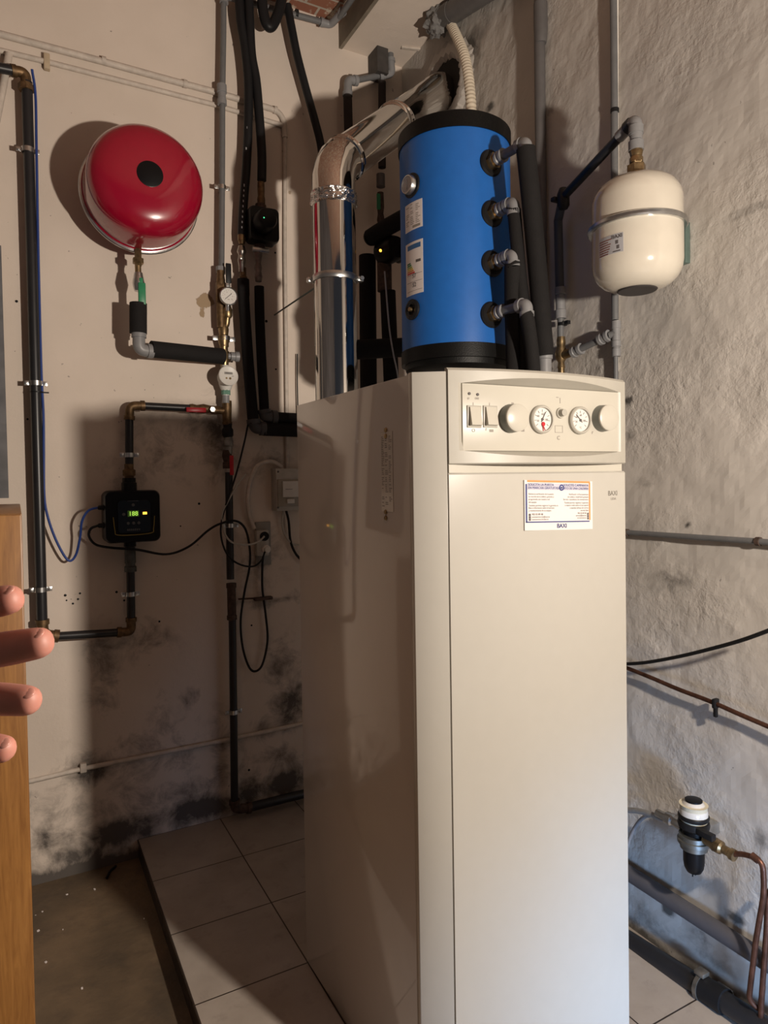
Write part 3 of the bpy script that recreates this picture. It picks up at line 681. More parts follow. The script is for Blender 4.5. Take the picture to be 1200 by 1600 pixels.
# jagged opening in the wall round the flue, its inner shade put into a dark ring, with a pale plaster collar
def wall_ring(bm, c, rads, off, n=40, jit=.0, sy=1.0):
    rings = []
    for r_, o in zip(rads, off):
        rings.append([bm.verts.new(Vector((W-o, c.y+math.cos(2*PI*i/n)*r_*sy*(1+jit*noise.noise(Vector((i*.7, r_*9, 3)))), c.z+math.sin(2*PI*i/n)*r_*(1+jit*noise.noise(Vector((i*.5, 2, r_*7))))))) for i in range(n)])
    for p, q in zip(rings, rings[1:]):
        for i in range(n): bm.faces.new((p[i], p[(i+1) % n], q[(i+1) % n], q[i]))
    return bm
wall_ring(bm, wall_in+Vector((0, -.012, -.015)), [.03, .118, .125], [.012, .012, .004], jit=.12, sy=1.15); STR('trim_flue_hole_shade', bm, mat('opening_shade', (.02, .017, .015), .9))
bm = new(); wall_ring(bm, wall_in, [.116, .135, .17, .20], [.004, .020, .016, .000], n=90, jit=.10, sy=1.15); STR('trim_flue_collar', bm, plaster_right)
# clamp and threaded rod
cz = onY(524, 426, FY-FR).z
cl = T('flue_clamp', 'bright steel clamp band round the flue with a threaded rod to the back wall', 'pipe clamp', (FXc, FY, cz))
bm = new(); lathe(bm, (FXc, FY, cz-.011), (0, 0, 1), [(0, FR+.001), (0, FR+.004), (.006, FR+.006), (.016, FR+.006), (.022, FR+.004), (.022, FR+.001)], 60, caps=False); P('band', bm, steel, cl)
for s in (-1, 1):
    c = Vector((FXc, FY, cz))+Vector((RT.x, RT.y, 0)).normalized()*s*(FR+.012)
    bm = new(); box(bm, c, (.024, .022, .018), None, .003); hexn(bm, c+Vector((0, -.012, 0)), c+Vector((0, -.022, 0)), .008); P('clamp_bolt', bm, steel, cl)
bm = new(); cyl(bm, bk(429, 492), Vector((FXc-.04, FY+.05, cz-.01)), .0035, 10); P('threaded_rod', bm, mat('zinc_rod', (.12, .17, .17), .4, .8), cl)

# ------------------------------------------------------------------ red expansion vessel (axis square to the back wall)
VY = onY(0, 0, 1).y
vc = bk(219, 308, .145)
rv = T('expansion_vessel', 'round red expansion vessel with black centre spot on the back wall', 'expansion vessel', (vc.x, B-.06, vc.z))
VR = .222
ax = Vector((0, -1, 0)); vo = Vector((vc.x, B-.005, vc.z))
bm = new()
prof = [(.02, .0), (.02, .09), (.035, .14), (.06, .185), (.09, .208), (.115, .217), (.143, .218)]
lathe(bm, vo, ax, prof, 72, caps=False); P('rear_shell', bm, redp, rv)
bm = new(); lathe(bm, vo+ax*.138, ax, [(0, .217), (0, VR+.002), (.004, VR+.004), (.010, VR+.004), (.014, VR+.001), (.014, .217)], 72, caps=False); P('seam_ring', bm, steel, rv, 'bright steel seam ring')
bm = new(); lathe(bm, vo+ax*.152, ax, [(0, .217), (.008, .217), (.012, .213), (.13, .212), (.155, .207), (.175, .196), (.192, .177), (.204, .150), (.211, .115), (.215, .07), (.2165, 0)], 72, caps=False); P('front_shell', bm, redp, rv)
bm = new(); lathe(bm, vo+ax*.3665, ax, [(0, .047), (.003, .047), (.004, .044), (.004, 0)], 40, caps=False); P('centre_cap', bm, blackp, rv, 'black centre cap')
bm = new(); boxmm(bm, (vc.x-.05, B-.03, vc.z-.08), (vc.x+.05, B, vc.z+.08), .004); P('wall_bracket', bm, steel, rv)
# its connection
def C_(x, y): return bk(x, y, .16)
t = T('vessel_connection', 'brass valve and black sleeved pipe dropping from the red vessel', 'pipe', C_(217, 520))
bm = new(); lathe(bm, C_(216, 416), Vector((0, 0, 1)), [(0, .014), (.01, .014), (.01, .022), (.03, .022), (.03, .014), (.085, .014)], 6); lathe(bm, C_(216, 430), Z, [(0, .012), (.05, .012)], 16); P('brass_union', bm, brass, t)
bm = new(); lathe(bm, C_(217, 455), Z, [(0, .017), (.012, .020), (.03, .024), (.05, .020), (.072, .016)], 20); P('valve_body', bm, steel, t)
bm = new(); a = C_(219, 472); box(bm, a+Vector((.004, -.022, .028)), (.028, .012, .085), None, .003); box(bm, a+Vector((.002, -.018, .075)), (.014, .012, .03), None, .002); P('valve_lever', bm, green, t, 'green lever')
bm = new(); cyl(bm, C_(216, 521), C_(216, 474), .033, 28); P('sleeve', bm, foam, t, 'black foam sleeve')
e = C_(217, 547); e2 = bk(238, 549, .15)
bm = new(); elbowfit(bm, C_(217, 519), e, e2, .024, .03); P('elbow', bm, greyfit, t, 'grey plastic elbow')
bm = new(); tube(bm, [bk(236, 545.5, .15), bk(300, 552, .12), bk(348, 557, .085)], .0335, 24); P('insulated_pipe', bm, foam, t)

# ------------------------------------------------------------------ left black riser with loop to the controller
RO = .055
t = T('black_riser', 'thick black plastic riser down the left of the back wall with brass elbow on top', 'pipe', bk(66, 975, RO))
a0 = bk(42, 128, RO); a1 = bk(66, 975, RO)
bm = new(); tube(bm, [mid(a0, a1, k/12) for k in range(13)], .0195, 24); P('pipe', bm, black_pipe_m, t)
bm = new(); elbowfit(bm, bk(41, 138, RO), bk(40, 113, RO), bk(17, 110, RO+.01), .019, .03); lathe(bm, bk(41, 142, RO), Z, [(0, .021), (.0, .028), (.022, .028), (.026, .02)], 8); P('elbow', bm, brassd, t, 'tarnished brass elbow')
bm = new(); cyl(bm, bk(20, 110, RO+.01), bk(-40, 98, RO+.02), .0185); P('stub_pipe', bm, black_pipe_m, t)
bm = new(); elbowfit(bm, bk(66, 968, RO), bk(67, 992, RO), bk(92, 994, RO), .021, .03); P('elbow', bm, brassd, t)
axis_r = (a0-a1)
for (x, y), lab_ in (((43.5, 235), 'steel clamp high on the thick black left riser'), ((56, 599), 'steel clamp at mid height on the black left riser above a cable tie'), ((63.5, 921), 'steel clamp low on the thick black left riser beside the hand')):
    clamp(bk(x, y, RO), axis_r, BN, .0195, lab_)
t = T('black_return_pipe', 'black pipe with brass elbow running from the riser foot up to the pump controller', 'pipe', bk(205, 985, RO))
bm = new(); tube(bm, [bk(90, 994, RO), bk(190, 988, RO)], .0165, 20); P('pipe', bm, black_pipe_m, t)
bm = new(); elbowfit(bm, bk(183, 988, RO), bk(205, 987, RO), bk(205, 965, RO), .018, .02); P('elbow', bm, brassd, t)
bm = new(); cyl(bm, bk(205, 968, RO), bk(204, 885, RO), .0165); P('pipe', bm, black_pipe_m, t)
bm = new(); lathe(bm, bk(204, 893, RO), Z, [(0, .019), (0, .024), (.02, .024), (.024, .019), (.035, .019), (.035, .022), (.075, .022), (.10, .020)], 20); P('union', bm, mat('grey_union', (.10, .105, .10), .5, .5, var=.4), t)
clamp(bk(204, 928, RO), Z, BN, .0165, 'steel clamp on the short black pipe below the pump controller')
# controller
pc = T('pump_controller', 'black electronic pump controller with lit display and orange light on the back wall', 'pump controller', bk(208, 808, .0))
PO = .135
cA = bk(208, 807, PO)
wc = (bk(254, 807, PO)-bk(162, 807, PO)).length; hc = abs(bk(208, 765, PO).z-bk(208, 848, PO).z)
def plate(bm, c, wd, ht, th, taper=.06, rx=.02, n=6, bulge_=.06):
    """rounded slightly barrel-shaped plate facing -Y, centre c"""
    pts = []
    q = [(-1, -1), (1, -1), (1, 1), (-1, 1)]
    for k, (sx_, sy_) in enumerate(q):
        for j in range(n+1):
            a = math.atan2(sy_, sx_)-PI/4+(PI/2)*j/n
            x = sx_*(wd/2-rx)+rx*math.cos(a); y = sy_*(ht/2-rx)+rx*math.sin(a)
            x *= 1-taper*(y/ht*2)**2*bulge_*10
            y *= 1-taper*(x/wd*2)**2*bulge_*4
            pts.append((x, y))
    f = [bm.verts.new(c+Vector((x*.96, -th/2, y*.96))) for x, y in pts]; m1 = [bm.verts.new(c+Vector((x, -th/2+.012, y))) for x, y in pts]; b_ = [bm.verts.new(c+Vector((x, th/2, y))) for x, y in pts]
    bm.faces.new(f); bm.faces.new(b_[::-1])
    for A, B_ in ((f, m1), (m1, b_)):
        for i in range(len(pts)): bm.faces.new((A[i], B_[i], B_[(i+1) % len(pts)], A[(i+1) % len(pts)]))
    return bm
bm = new(); plate(bm, cA+Vector((0, .05, 0)), wc, hc, .10, .12, .022); P('housing', bm, blackp, pc)
bm = new(); plate(bm, cA+Vector((.004, -.003, .0)), wc*.60, hc*.64, .008, .10, .014); fp_ = P('front_panel', bm, mat('glossy_black', (.010, .011, .013), .12, coat=.5), pc)
ff = cA.y-.0075
def fc(dx, dz): return Vector((cA.x+dx, ff, cA.z+dz))
bm = new(); tube(bm, spline([fc(-.075, .00), fc(-.070, -.052), fc(-.062, -.070), fc(.0, -.073), fc(.068, -.068), fc(.076, -.050), fc(.081, 0)], 8), .0015, 8); P('yellow_trim', bm, yel, pc)
bm = new(); box(bm, fc(.0, .012), (.042, .003, .024), None, .001); sc_ = P('display', bm, lcdbg, pc)
bm = new(); textmesh(bm, [('188', fc(0, .004)+Vector((0, -.0022, 0)), (1, 0, 0), Z, .024, 'CENTER')]); P('digits', bm, lcd, sc_, smooth=False)
bm = new(); box(bm, fc(.044, .012), (.016, .003, .010), None, .001); P('warning_light', bm, ledo, pc)
grb = mat('grey_button', (.10, .11, .12), .4)
for dx, dz in ((-.020, -.026), (0, -.026), (.020, -.026), (0, .046), (-.036, .010)):
    bm = new(); lathe(bm, fc(dx, dz), BN, [(0, .006), (.002, .006), (.003, .004)], 16); P('button', bm, grb, pc)
bm = new()
for k in range(7): box(bm, fc(-.022+k*.0072, -.052), (.005, .001, .008)); box(bm, fc(-.018+k*.006, .062), (.004, .001, .002))
P('maker_marks', bm, grb, pc)
for y in (793, 821):
    bm = new(); p = bk(162, y, .11); lathe(bm, p+Vector((.008, 0, 0)), (-1, 0, 0), [(0, .012), (.012, .012), (.012, .009), (.026, .009), (.03, .006)], 16); P('cable_gland', bm, blackp, pc)
bm = new(); lathe(bm, bk(202, 768, .075), Z, [(0, .030), (.035, .030), (.038, .026), (.055, .026)], 24); P('pipe_collar', bm, blackp, pc); bm = new(); lathe(bm, bk(203, 846, .075), (0, 0, -1), [(-.02, .024), (.02, .024)], 24); P('pipe_collar', bm, blackp, pc)
bm = new(); boxmm(bm, (cA.x-.05, cA.y+.09, cA.z-.07), (cA.x+.05, B, cA.z+.07)); P('mounting_back', bm, blackp, pc)
# pipe from controller up to tee
t = T('black_upper_pipe', 'black pipe with brass elbow and red lever valve from the controller to the tee', 'pipe', bk(202, 700, RO))
bm = new(); lathe(bm, bk(202, 748, RO), Z, [(0, .018), (.012, .02), (.012, .025), (.035, .025), (.04, .018), (.06, .018)], 20); P('union', bm, brassd, t)
bm = new(); cyl(bm, bk(202, 730, RO), bk(202, 650, RO), .0165); P('pipe', bm, black_pipe_m, t)
bm = new(); elbowfit(bm, bk(202, 656, RO), bk(203, 634, RO), bk(226, 634, RO), .018, .02); P('elbow', bm, brassd, t, 'brass elbow')
bm = new(); cyl(bm, bk(222, 634, RO), bk(300, 638, RO), .0155); P('pipe', bm, black_pipe_m, t)
bm = new(); lathe(bm, bk(296, 638, RO), (1, 0, 0), [(0, .018), (.012, .020), (.03, .016), (.06, .021), (.09, .015), (.13, .014)], 16); P('valve_body', bm, brassd, t)
bm = new(); a = bk(291, 640, RO+.03); b_ = bk(322, 641, RO+.03); box(bm, mid(a, b_, .5), ((b_-a).length, .006, .020), ((b_-a).normalized(), BN, Vector(Z)), .003); P('valve_lever', bm, reds, t, 'red lever')
bm = new(); lathe(bm, bk(329, 641, RO), BN, [(0, .008), (.03, .008), (.03, .012), (.038, .012)], 6); P('lever_nut', bm, steel, t)
clamp(bk(202, 711, RO), Z, BN, .0165, 'steel clamp on the black pipe above the pump controller')

# ------------------------------------------------------------------ central grey riser, gauge, meter, black drop
GO = .055
t = T('grey_riser', 'grey plastic riser from the ceiling down to the pressure gauge assembly', 'pipe', bk(346, 420, GO))
bm = new(); tube(bm, [bk(349.5, -20, GO), bk(349, 60, GO), bk(347.5, 150, GO), bk(347, 300, GO), bk(346, 424, GO)], .0125, 20); P('pipe', bm, greypipe, t)
bm = new(); lathe(bm, bk(347, 164, GO), Z, [(0, .013), (0, .020), (.022, .020), (.024, .017), (.05, .017), (.052, .021), (.085, .021), (.085, .013)], 24); P('coupling', bm, greyfit, t)
bm = new(); lathe(bm, bk(350, 5, GO), Z, [(0, .0125), (0, .019), (.05, .019)], 24); P('coupling', bm, greyfit, t)
bm = new(); lathe(bm, bk(345, 428, GO), Z, [(0, .013), (0, .021), (.03, .021), (.03, .013)], 8); P('end_nut', bm, greyfit, t)
clamp(bk(347, 293, GO), Z, BN, .0125, 'steel clamp on the slim grey riser right of the red vessel')
GA = .07
t = T('brass_manifold', 'stack of brass valves and tees below the grey riser holding gauge and meter', 'valve manifold', bk(352, 640, GA))
bm = new(); lathe(bm, bk(345, 445, GO+.01), Z, [(0, .018), (.02, .019), (.04, .016), (.06, .016)], 16)
box(bm, bk(345, 457, GO+.01), (.040, .03, .085), None, .004); lathe(bm, bk(345.5, 512, GO+.01), Z, [(0, .017), (.04, .018), (.12, .018)], 16); P('upper_tee', bm, brassd, t)
bm = new(); box(bm, bk(357, 427, GA+.03), (.024, .010, .085), None, .004); P('black_lever', bm, rubber, t)
bm = new(); box(bm, bk(356.5, 446, GA+.028), (.018, .006, .035), None, .002); P('lever_shank', bm, steel, t)
bm = new(); a = bk(356, 497, GA+.01); lathe(bm, a, Z, [(0, .014), (.01, .020), (.035, .020), (.05, .015), (.08, .012)], 12); elbowfit(bm, a+Vector((0, 0, .02)), bk(354, 508, GA), bk(349, 512, GA-.01), .013)
lathe(bm, bk(350, 558, GA-.01), Z, [(0, .022), (.025, .022), (.025, .017), (.04, .017), (.06, .022), (.075, .026), (.09, .026), (.095, .020), (.12, .023), (.14, .018)], 16); P('middle_fittings', bm, brass, t)
bm = new(); lathe(bm, bk(351, 578, GA-.01), Z, [(0, .015), (.03, .018), (.05, .022), (.07, .022), (.075, .017), (.10, .016), (.10, .020), (.115, .020)], 16); P('brass_cross', bm, brass, t)
bm = new(); a = bk(356, 556.5, GA); lathe(bm, a, (1, -.05, 0), [(0, .013), (.012, .013), (.012, .019), (.03, .019), (.032, .022), (.048, .022), (.05, .018)], 24); P('end_cap', bm, greyfit, t, 'grey plastic end cap')
# meter body and below
bm = new(); lathe(bm, bk(353, 618, GA), Z, [(0, .016), (.02, .018), (.03, .024), (.05, .030), (.075, .030), (.09, .023), (.13, .016)], 24); P('meter_pipe', bm, whitep, t)
bm = new(); lathe(bm, bk(353, 617, GA), Z, [(0, .015), (0, .020), (.022, .020), (.022, .015)], 8); P('green_nut', bm, mat('oxidised_nut', (.12, .24, .18), .6, var=.3), t)
bm = new(); lathe(bm, bk(353, 630, GA), Z, [(0, .016), (.04, .015)], 18); P('grey_collar', bm, greyfit, t)
bm = new(); lathe(bm, bk(355, 664, GA-.01), Z, [(0, .019), (.012, .022), (.012, .019), (.05, .020), (.08, .021), (.105, .021), (.105, .017)], 18); cyl(bm, bk(355, 642, GA-.01), bk(330, 641, RO), .015); P('lower_tee', bm, brassd, t, 'brass tee')
bm = new(); lathe(bm, bk(356, 684, GA-.01), Z, [(0, .017), (.01, .024), (.035, .024), (.045, .018), (.06, .020), (.07, .016)], 14); P('check_valve', bm, rubber, t)
bm = new(); lathe(bm, bk(357, 702, GA-.01), Z, [(-.02, .017), (.01, .018), (.015, .022), (.035, .022), (.055, .018), (.08, .018)], 12); P('steel_union', bm, mat('dull_steel', (.28, .27, .25), .45, .9, var=.3), t)
bm = new(); lathe(bm, bk(355, 732, GA-.01), Z, [(0, .019), (.025, .019), (.03, .015), (.055, .021), (.08, .017)], 14); P('ball_valve', bm, rusty, t)
bm = new(); box(bm, bk(362, 727, GA+.028), (.018, .006, .085), None, .003); P('red_lever', bm, reds, t, 'red lever')
bm = new(); lathe(bm, bk(350, 529, GA-.01)-Vector((0, 0, .009)), Z, [(0, .020), (0, .026), (.018, .026), (.018, .020)], 24, caps=False)
for s in (-1, 1): box(bm, bk(350, 529, GA-.01)+Vector((s*.036, 0, 0)), (.026, .004, .020), None, .001)
o = ONE('pipe_clamp', bm, steel, 'wide steel clamp on the brass fittings above the water meter', 'pipe clamp', 'steel pipe clamps')
pg = T('pressure_gauge', 'small round steel pressure gauge with white dial on the brass manifold', 'pressure gauge', bk(355.5, 463, .11))
gn = (Vector((0, 0, EYE-.2))-bk(355.5, 463, .11)).normalized(); gn = Vector((-.02, -1, 0)).normalized()
p = bk(357, 463, .12); u_ = Vector(Z).cross(gn).normalized()
u_ = u_ if u_.x > 0 else -u_
bm = new(); lathe(bm, p-gn*.03, gn, [(0, .030), (.03, .039), (.036, .039), (.038, .036), (.036, .034), (.032, .034), (.032, 0)], 40, caps=False); cyl(bm, p-gn*.015+Vector((0, 0, -.03)), p-gn*.015+Vector((0, 0, -.06)), .009); P('case', bm, steel, pg)
bm = new(); lathe(bm, p+gn*.0022, gn, [(0, .0338), (.0006, .0338), (.0006, 0)], 36, caps=False); P('dial_face', bm, dialw, pg)
bm = new(); o_ = p+gn*.0035
for k in range(13):
    a = math.radians(-135+k*22.5); d = u_*math.sin(a)+Vector(Z)*math.cos(a); box(bm, o_+d*.025, (.0009, .0004, .005), (d.cross(gn), gn, d))
textmesh(bm, [('bar', o_+Vector((0, 0, -.016)), u_, Z, .008, 'CENTER')]+[(s, o_+u_*a_+Vector((0, 0, b_)), u_, Z, .008, 'CENTER') for s, a_, b_ in (('0', -.014, -.015), ('2', -.017, .002), ('4', -.007, .013), ('6', .011, .011), ('8', .017, -.002), ('10', .013, -.015))])
P('dial_marks', bm, inkgrey, pg, smooth=False)
bm = new(); a = math.radians(48); d = u_*math.sin(a)+Vector(Z)*math.cos(a); box(bm, o_+gn*.0006, (.002, .0006, .036), (d.cross(gn), gn, d)); P('needle', bm, ink, pg)
wm = T('water_meter', 'round white water meter under the end cap on the brass manifold', 'water meter', bk(356, 587, .12))
p = bk(357, 587, .125); gn = Vector((.05, -1, .12)).normalized(); u_ = Vector((1, .05, 0)); vv = gn.cross(u_) if gn.cross(u_).z > 0 else -gn.cross(u_)
bm = new(); lathe(bm, p-gn*.05, gn, [(0, .034), (.03, .038), (.045, .0425), (.052, .0425), (.054, .040), (.052, .037), (.052, 0)], 40, caps=False); P('case', bm, whitep, wm)
bm = new(); box(bm, p+gn*.003+vv*.010, (.036, .010, .001), (u_, vv, gn)); P('counter_window', bm, mat('counter', (.25, .24, .22), .5), wm)
bm = new(); textmesh(bm, [('00415', p+gn*.0042+vv*.007, u_, vv, .010, 'CENTER'), ('m3', p+gn*.0036+vv*(-.004)+u_*.018, u_, vv, .007, 'CENTER')]); P('digits', bm, ink, wm, smooth=False)
bm = new(); lathe(bm, p+gn*.003-vv*.012+u_*.006, gn, [(0, .005), (.001, .005)], 12); lathe(bm, p+gn*.003-vv*.012-u_*.010, gn, [(0, .004), (.001, .004)], 12); P('small_dial', bm, brass, wm)
t = T('black_down_pipe', 'long black pipe below the red lever valve running down to the plinth', 'pipe', bk(366, 1255, .05))
bm = new(); tube(bm, [bk(357.5, 738, .055), bk(360, 905, .055)], .0165, 20); tube(bm, [bk(363, 960, .055), bk(365, 1115, .055), bk(366.5, 1262, .055)], .0165, 20); P('pipe', bm, black_pipe_m, t)
bm = new(); lathe(bm, bk(362.5, 968, .055), Z, [(0, .022), (.018, .022), (.018, .019), (.14, .019), (.14, .022), (.16, .022)], 16); P('rusty_tee', bm, rusty, t, 'rusty brown tee')
bm = new(); elbowfit(bm, bk(366.5, 1250, .055), bk(367, 1264, .055), bk(392, 1262, .055), .020, .02); P('foot_elbow', bm, rusty, t)
bm = new(); a = bk(388, 1262, .055); cyl(bm, a, Vector((1.5, B-.055, a.z)), .020); P('floor_pipe', bm, black_pipe_m, t)
clamp(bk(359.5, 821, .055), Z, BN, .0165, 'steel clamp on the black down pipe where cables cross')
clamp(bk(365, 1112, .055), Z, BN, .0165, 'small clamp low on the black down pipe above the white conduit')

# ------------------------------------------------------------------ hoses to the small pump
def hose(name, pts, r, m_, label, cat='hose', group=None, seg=14, k=8): bm = new(); tube(bm, spline(pts, k), r, seg); return ONE(name, bm, m_, label, cat, group)
t = T('rubber_hose', 'printed black rubber hose hanging left of the small pump', 'hose', bk(378, 365, .07))
bm = new(); tube(bm, spline([bk(373, -25, .09), bk(376, 30, .09), bk(383, 75, .085), bk(388, 130, .08), bk(388, 190, .075), bk(385, 260, .07), bk(380, 325, .07), bk(378, 368, .07)], 8), .0195, 20); P('hose', bm, rubber, t)
bm = new()
for k in range(26):
    y = 150+k*8.2
    if 205 < y < 225 or 240 < y < 285: continue
    x = 388-max(0, (y-190))*.055; p_ = bk(x-1, y, .0905); box(bm, p_, (.0045, .0008, random.uniform(.006, .012)))
P('print', bm, papergrey, t)
bm = new(); lathe(bm, bk(378, 382, .07), Z, [(0, .013), (.014, .015), (.014, .018), (.045, .018)], 14); P('brass_end', bm, brass, t)
bm = new(); lathe(bm, bk(378, 415, .07), Z, [(-.03, .014), (0, .015), (.02, .019), (.045, .015), (.06, .021), (.085, .014)], 12); box(bm, bk(377, 402, .10), (.014, .012, .02), None, .003); P('valve', bm, mat('nickel', (.45, .42, .38), .3, 1, var=.3), t)
bm = new(); lathe(bm, bk(380, 440, .07), Z, [(0, .018), (.02, .018), (.025, .014), (.06, .014)], 10); P('union', bm, brassd, t)
bm = new(); tube(bm, spline([bk(380, 437, .07), bk(381, 470, .075), bk(383, 500, .075), bk(388, 570, .08), bk(394, 640, .085), bk(396, 662, .085)], 6), lambda f: .026 if f < .14 else .0245, 20); P('insulated_drop', bm, foam, t)
t = T('pump_hose', 'black hose joined by a brass union to the top of the small black pump', 'hose', bk(409, 280, .07))
bm = new(); tube(bm, spline([bk(388, -25, .10), bk(390, 30, .10), bk(393, 85, .09), bk(400, 125, .085), bk(405, 180, .08), bk(409, 240, .08), bk(409, 282, .08)], 8), .020, 20); P('hose', bm, rubber, t)
bm = new(); lathe(bm, bk(408.5, 328, .08), Z, [(0, .018), (.018, .022), (.025, .017), (.045, .018), (.06, .015), (.085, .016), (.12, .015)], 14); P('brass_union', bm, brassd, t)
pu = T('circulation_pump', 'small black circulation pump with green light under the hoses', 'pump', bk(409, 352, .06))
bm = new(); plate(bm, bk(410, 354, .10), (bk(433, 354, .1)-bk(387, 354, .1)).length, .15, .07, .05, .02); P('housing', bm, blackp, pu)
bm = new(); lathe(bm, bk(411, 348, .135), BN, [(0, .048), (.05, .046), (.062, .040), (.066, .030), (.066, 0)], 36, caps=False); P('motor', bm, rubber, pu)
bm = new(); lathe(bm, bk(412.5, 340, .204), BN, [(0, .003), (.002, .002)], 12); P('status_light', bm, ledg, pu)
bm = new(); lathe(bm, bk(407, 330, .08), Z, [(-.02, .026), (.03, .022)], 20); P('port', bm, rusty, pu); bm = new(); lathe(bm, bk(406, 384, .08), (0, 0, -1), [(-.02, .024), (.015, .022)], 20); P('port', bm, rusty, pu)
bm = new(); boxmm(bm, bk(395, 345, .07), bk(420, 365, .0)); P('mounting_back', bm, blackp, pu)
t = T('insulated_drop_pipe', 'black insulated pipe with small valves below the small pump', 'pipe', bk(407, 520, .08))
bm = new(); lathe(bm, bk(404, 440, .08), Z, [(0, .014), (.02, .018), (.045, .014), (.06, .018), (.08, .013), (.10, .017), (.115, .02), (.13, .02)], 12); P('valve', bm, mat('old_steel', (.22, .19, .17), .5, .8, var=.4), t)
bm = new(); box(bm, bk(407, 391, .09), (.075, .02, .022), None, .003); P('bracket', bm, steel, t)
bm = new(); tube(bm, spline([bk(405, 448, .08), bk(406, 500, .08), bk(409, 570, .08), bk(413, 640, .08), bk(413, 652, .08)], 6), .0215, 20); P('insulated_drop', bm, foam, t)
for (e1, c, e2, end, nm) in (((396, 655), (398, 669), (414, 670), (560, 676), 'lower black insulated pipe running right behind the boiler'), ((412, 640), (414, 651), (432, 652), (560, 655), 'upper black insulated pipe running right behind the boiler')):
    t = T('insulated_run', nm, 'pipe', bk(c[0], c[1], .08))
    bm = new(); elbowfit(bm, bk(*e1, .08), bk(*c, .08), bk(*e2, .08), .026, .02); P('elbow', bm, mat('dark_grey_fitting', (.07, .07, .075), .5), t)
    a = bk(*e2, .08); bm = new(); cyl(bm, a-Vector((.01, 0, 0)), Vector((1.45, B-.08, a.z-.01)), .031 if c[0] < 400 else .024); P('insulation', bm, foam, t)
hose('looped_hose', [bk(409, -35, .12), bk(410, 8, .12), bk(415, 34, .12), bk(422, 42, .12), bk(430, 32, .12), bk(438, 8, .12), bk(445, -30, .12)], .0225, rubber, 'black hose hanging in a short U loop from the ceiling', seg=18)
hose('diagonal_hose', [bk(449, 8, .08), bk(455, 40, .08), bk(464, 85, .075), bk(477, 135, .07), bk(491, 185, .07), bk(501, 225, .07), bk(505, 262, .07)], .0185, rubber, 'black hose slanting down from the ceiling to behind the flue elbow', seg=18)
t = T('grey_ceiling_pipe', 'grey pipe along the top of the back wall with an elbow under the brick ceiling', 'pipe', bk(510, 38, .05))
a = bk(512, 37, .05); X_ = a.x
bm = new(); cyl(bm, bk(355, -5, .05), bk(505, 35, .05), .0135); P('pipe', bm, greypipe, t)
bm = new(); elbowfit(bm, bk(500, 34, .05), bk(516, 39, .05), bk(516, 39, .05)+Vector((.02, -.10, .01)), .017, .02); P('elbow', bm, greyfit, t)
bm = new(); cyl(bm, bk(516, 39, .05)+Vector((.015, -.07, .0)), bk(516, 39, .05)+Vector((.015, -.9, .0)), .0135); P('pipe', bm, greypipe, t)
bm = new(); lathe(bm, bk(461, 21, .05), bk(505, 35, .05)-bk(461, 21, .05), [(0, .0135), (0, .019), (.012, .019), (.012, .0135)], 20); P('band', bm, rubber, t)
# grey pipe group near the ceiling corner
t = T('corner_pipework', 'grey elbowed pipe beside the ceiling duct left of the sloping flue', 'pipe', bk(545, 130, .06))
bm = new(); elbowfit(bm, bk(543, 150, .06), bk(544, 125, .06), bk(558, 126, .06), .020, .02); P('elbow', bm, greyfit, t)
bm = new(); cyl(bm, bk(554, 126, .06), bk(597, 117, .06), .014); P('pipe', bm, greypipe, t)
bm = new(); elbowfit(bm, bk(592, 119, .06), bk(612, 115, .07), bk(610, 92, .07), .019, .02); P('elbow', bm, greyfit, t)
a = bk(610, 92, .07); bm = new(); cyl(bm, a, Vector((a.x, a.y, CZ)), .016); P('pipe', bm, greypipe, t)
bm = new(); cyl(bm, bk(543, 145, .06), bk(548, 330, .06), .021); P('insulated_pipe', bm, brownp, t)
bm = new(); a = bk(590, 110, .10); b_ = bk(607, 110, .10); boxmm(bm, (a.x, a.y-.0, a.z), (b_.x, B-.01, CZ)); ONE('sheet_duct', bm, mat('dark_duct', (.05, .045, .042), .6, var=.2), 'short dark square duct entering the ceiling beside the grey pipe', 'duct')
t = T('dark_valve_pipe', 'dark pipe with a green lever valve seen between flue and blue tank', 'pipe', bk(596, 250, .07))
bm = new(); tube(bm, [bk(597, 128, .07), bk(597, 262, .07)], .0185, 18); P('pipe', bm, brownp, t)
bm = new(); lathe(bm, bk(595, 292, .07), Z, [(0, .017), (0, .021), (.06, .021), (.06, .017)], 20); P('coupling', bm, drain, t)
bm = new(); lathe(bm, bk(595, 350, .07), Z, [(0, .015), (.02, .019), (.05, .014), (.08, .018), (.15, .016)], 14); P('valve', bm, rusty, t)
bm = new(); box(bm, bk(591.5, 315, .10), (.018, .010, .075), None, .003); P('green_lever', bm, green, t)
# pump group behind the tank
bm = new(); tube(bm, spline([onY(578, 372, 2.62), onY(600, 358, 2.55), onY(640, 336, 2.42), onY(700, 305, 2.25)], 6), .036, 22); lathe(bm, onY(580, 371, 2.615), onY(570, 376, 2.66)-onY(580, 371, 2.615), [(0, .036), (.012, .033), (.02, .02), (.022, 0)], 22, caps=False)
ONE('insulated_branch', bm, foam, 'fat black insulated pipe sloping up to the tank above the orange pump light', 'pipe')
pu2 = T('heating_pump', 'black heating pump with an orange light between flue and blue tank', 'pump', onY(605, 395, 2.55))
bm = new(); lathe(bm, onY(600, 396, 2.62), Vector((.1, -1, 0)), [(0, .055), (.08, .055), (.10, .045), (.10, 0)], 32, caps=False); lathe(bm, onY(621, 397, 2.58), Vector((.35, -1, 0)), [(0, .04), (.06, .04), (.068, .034), (.062, .02), (.062, 0)], 32, caps=False); P('motor', bm, blackp, pu2)
bm = new(); lathe(bm, onY(594.5, 391.5, 2.512), BN, [(0, .0065), (.003, .005)], 14); P('status_light', bm, ledo, pu2)
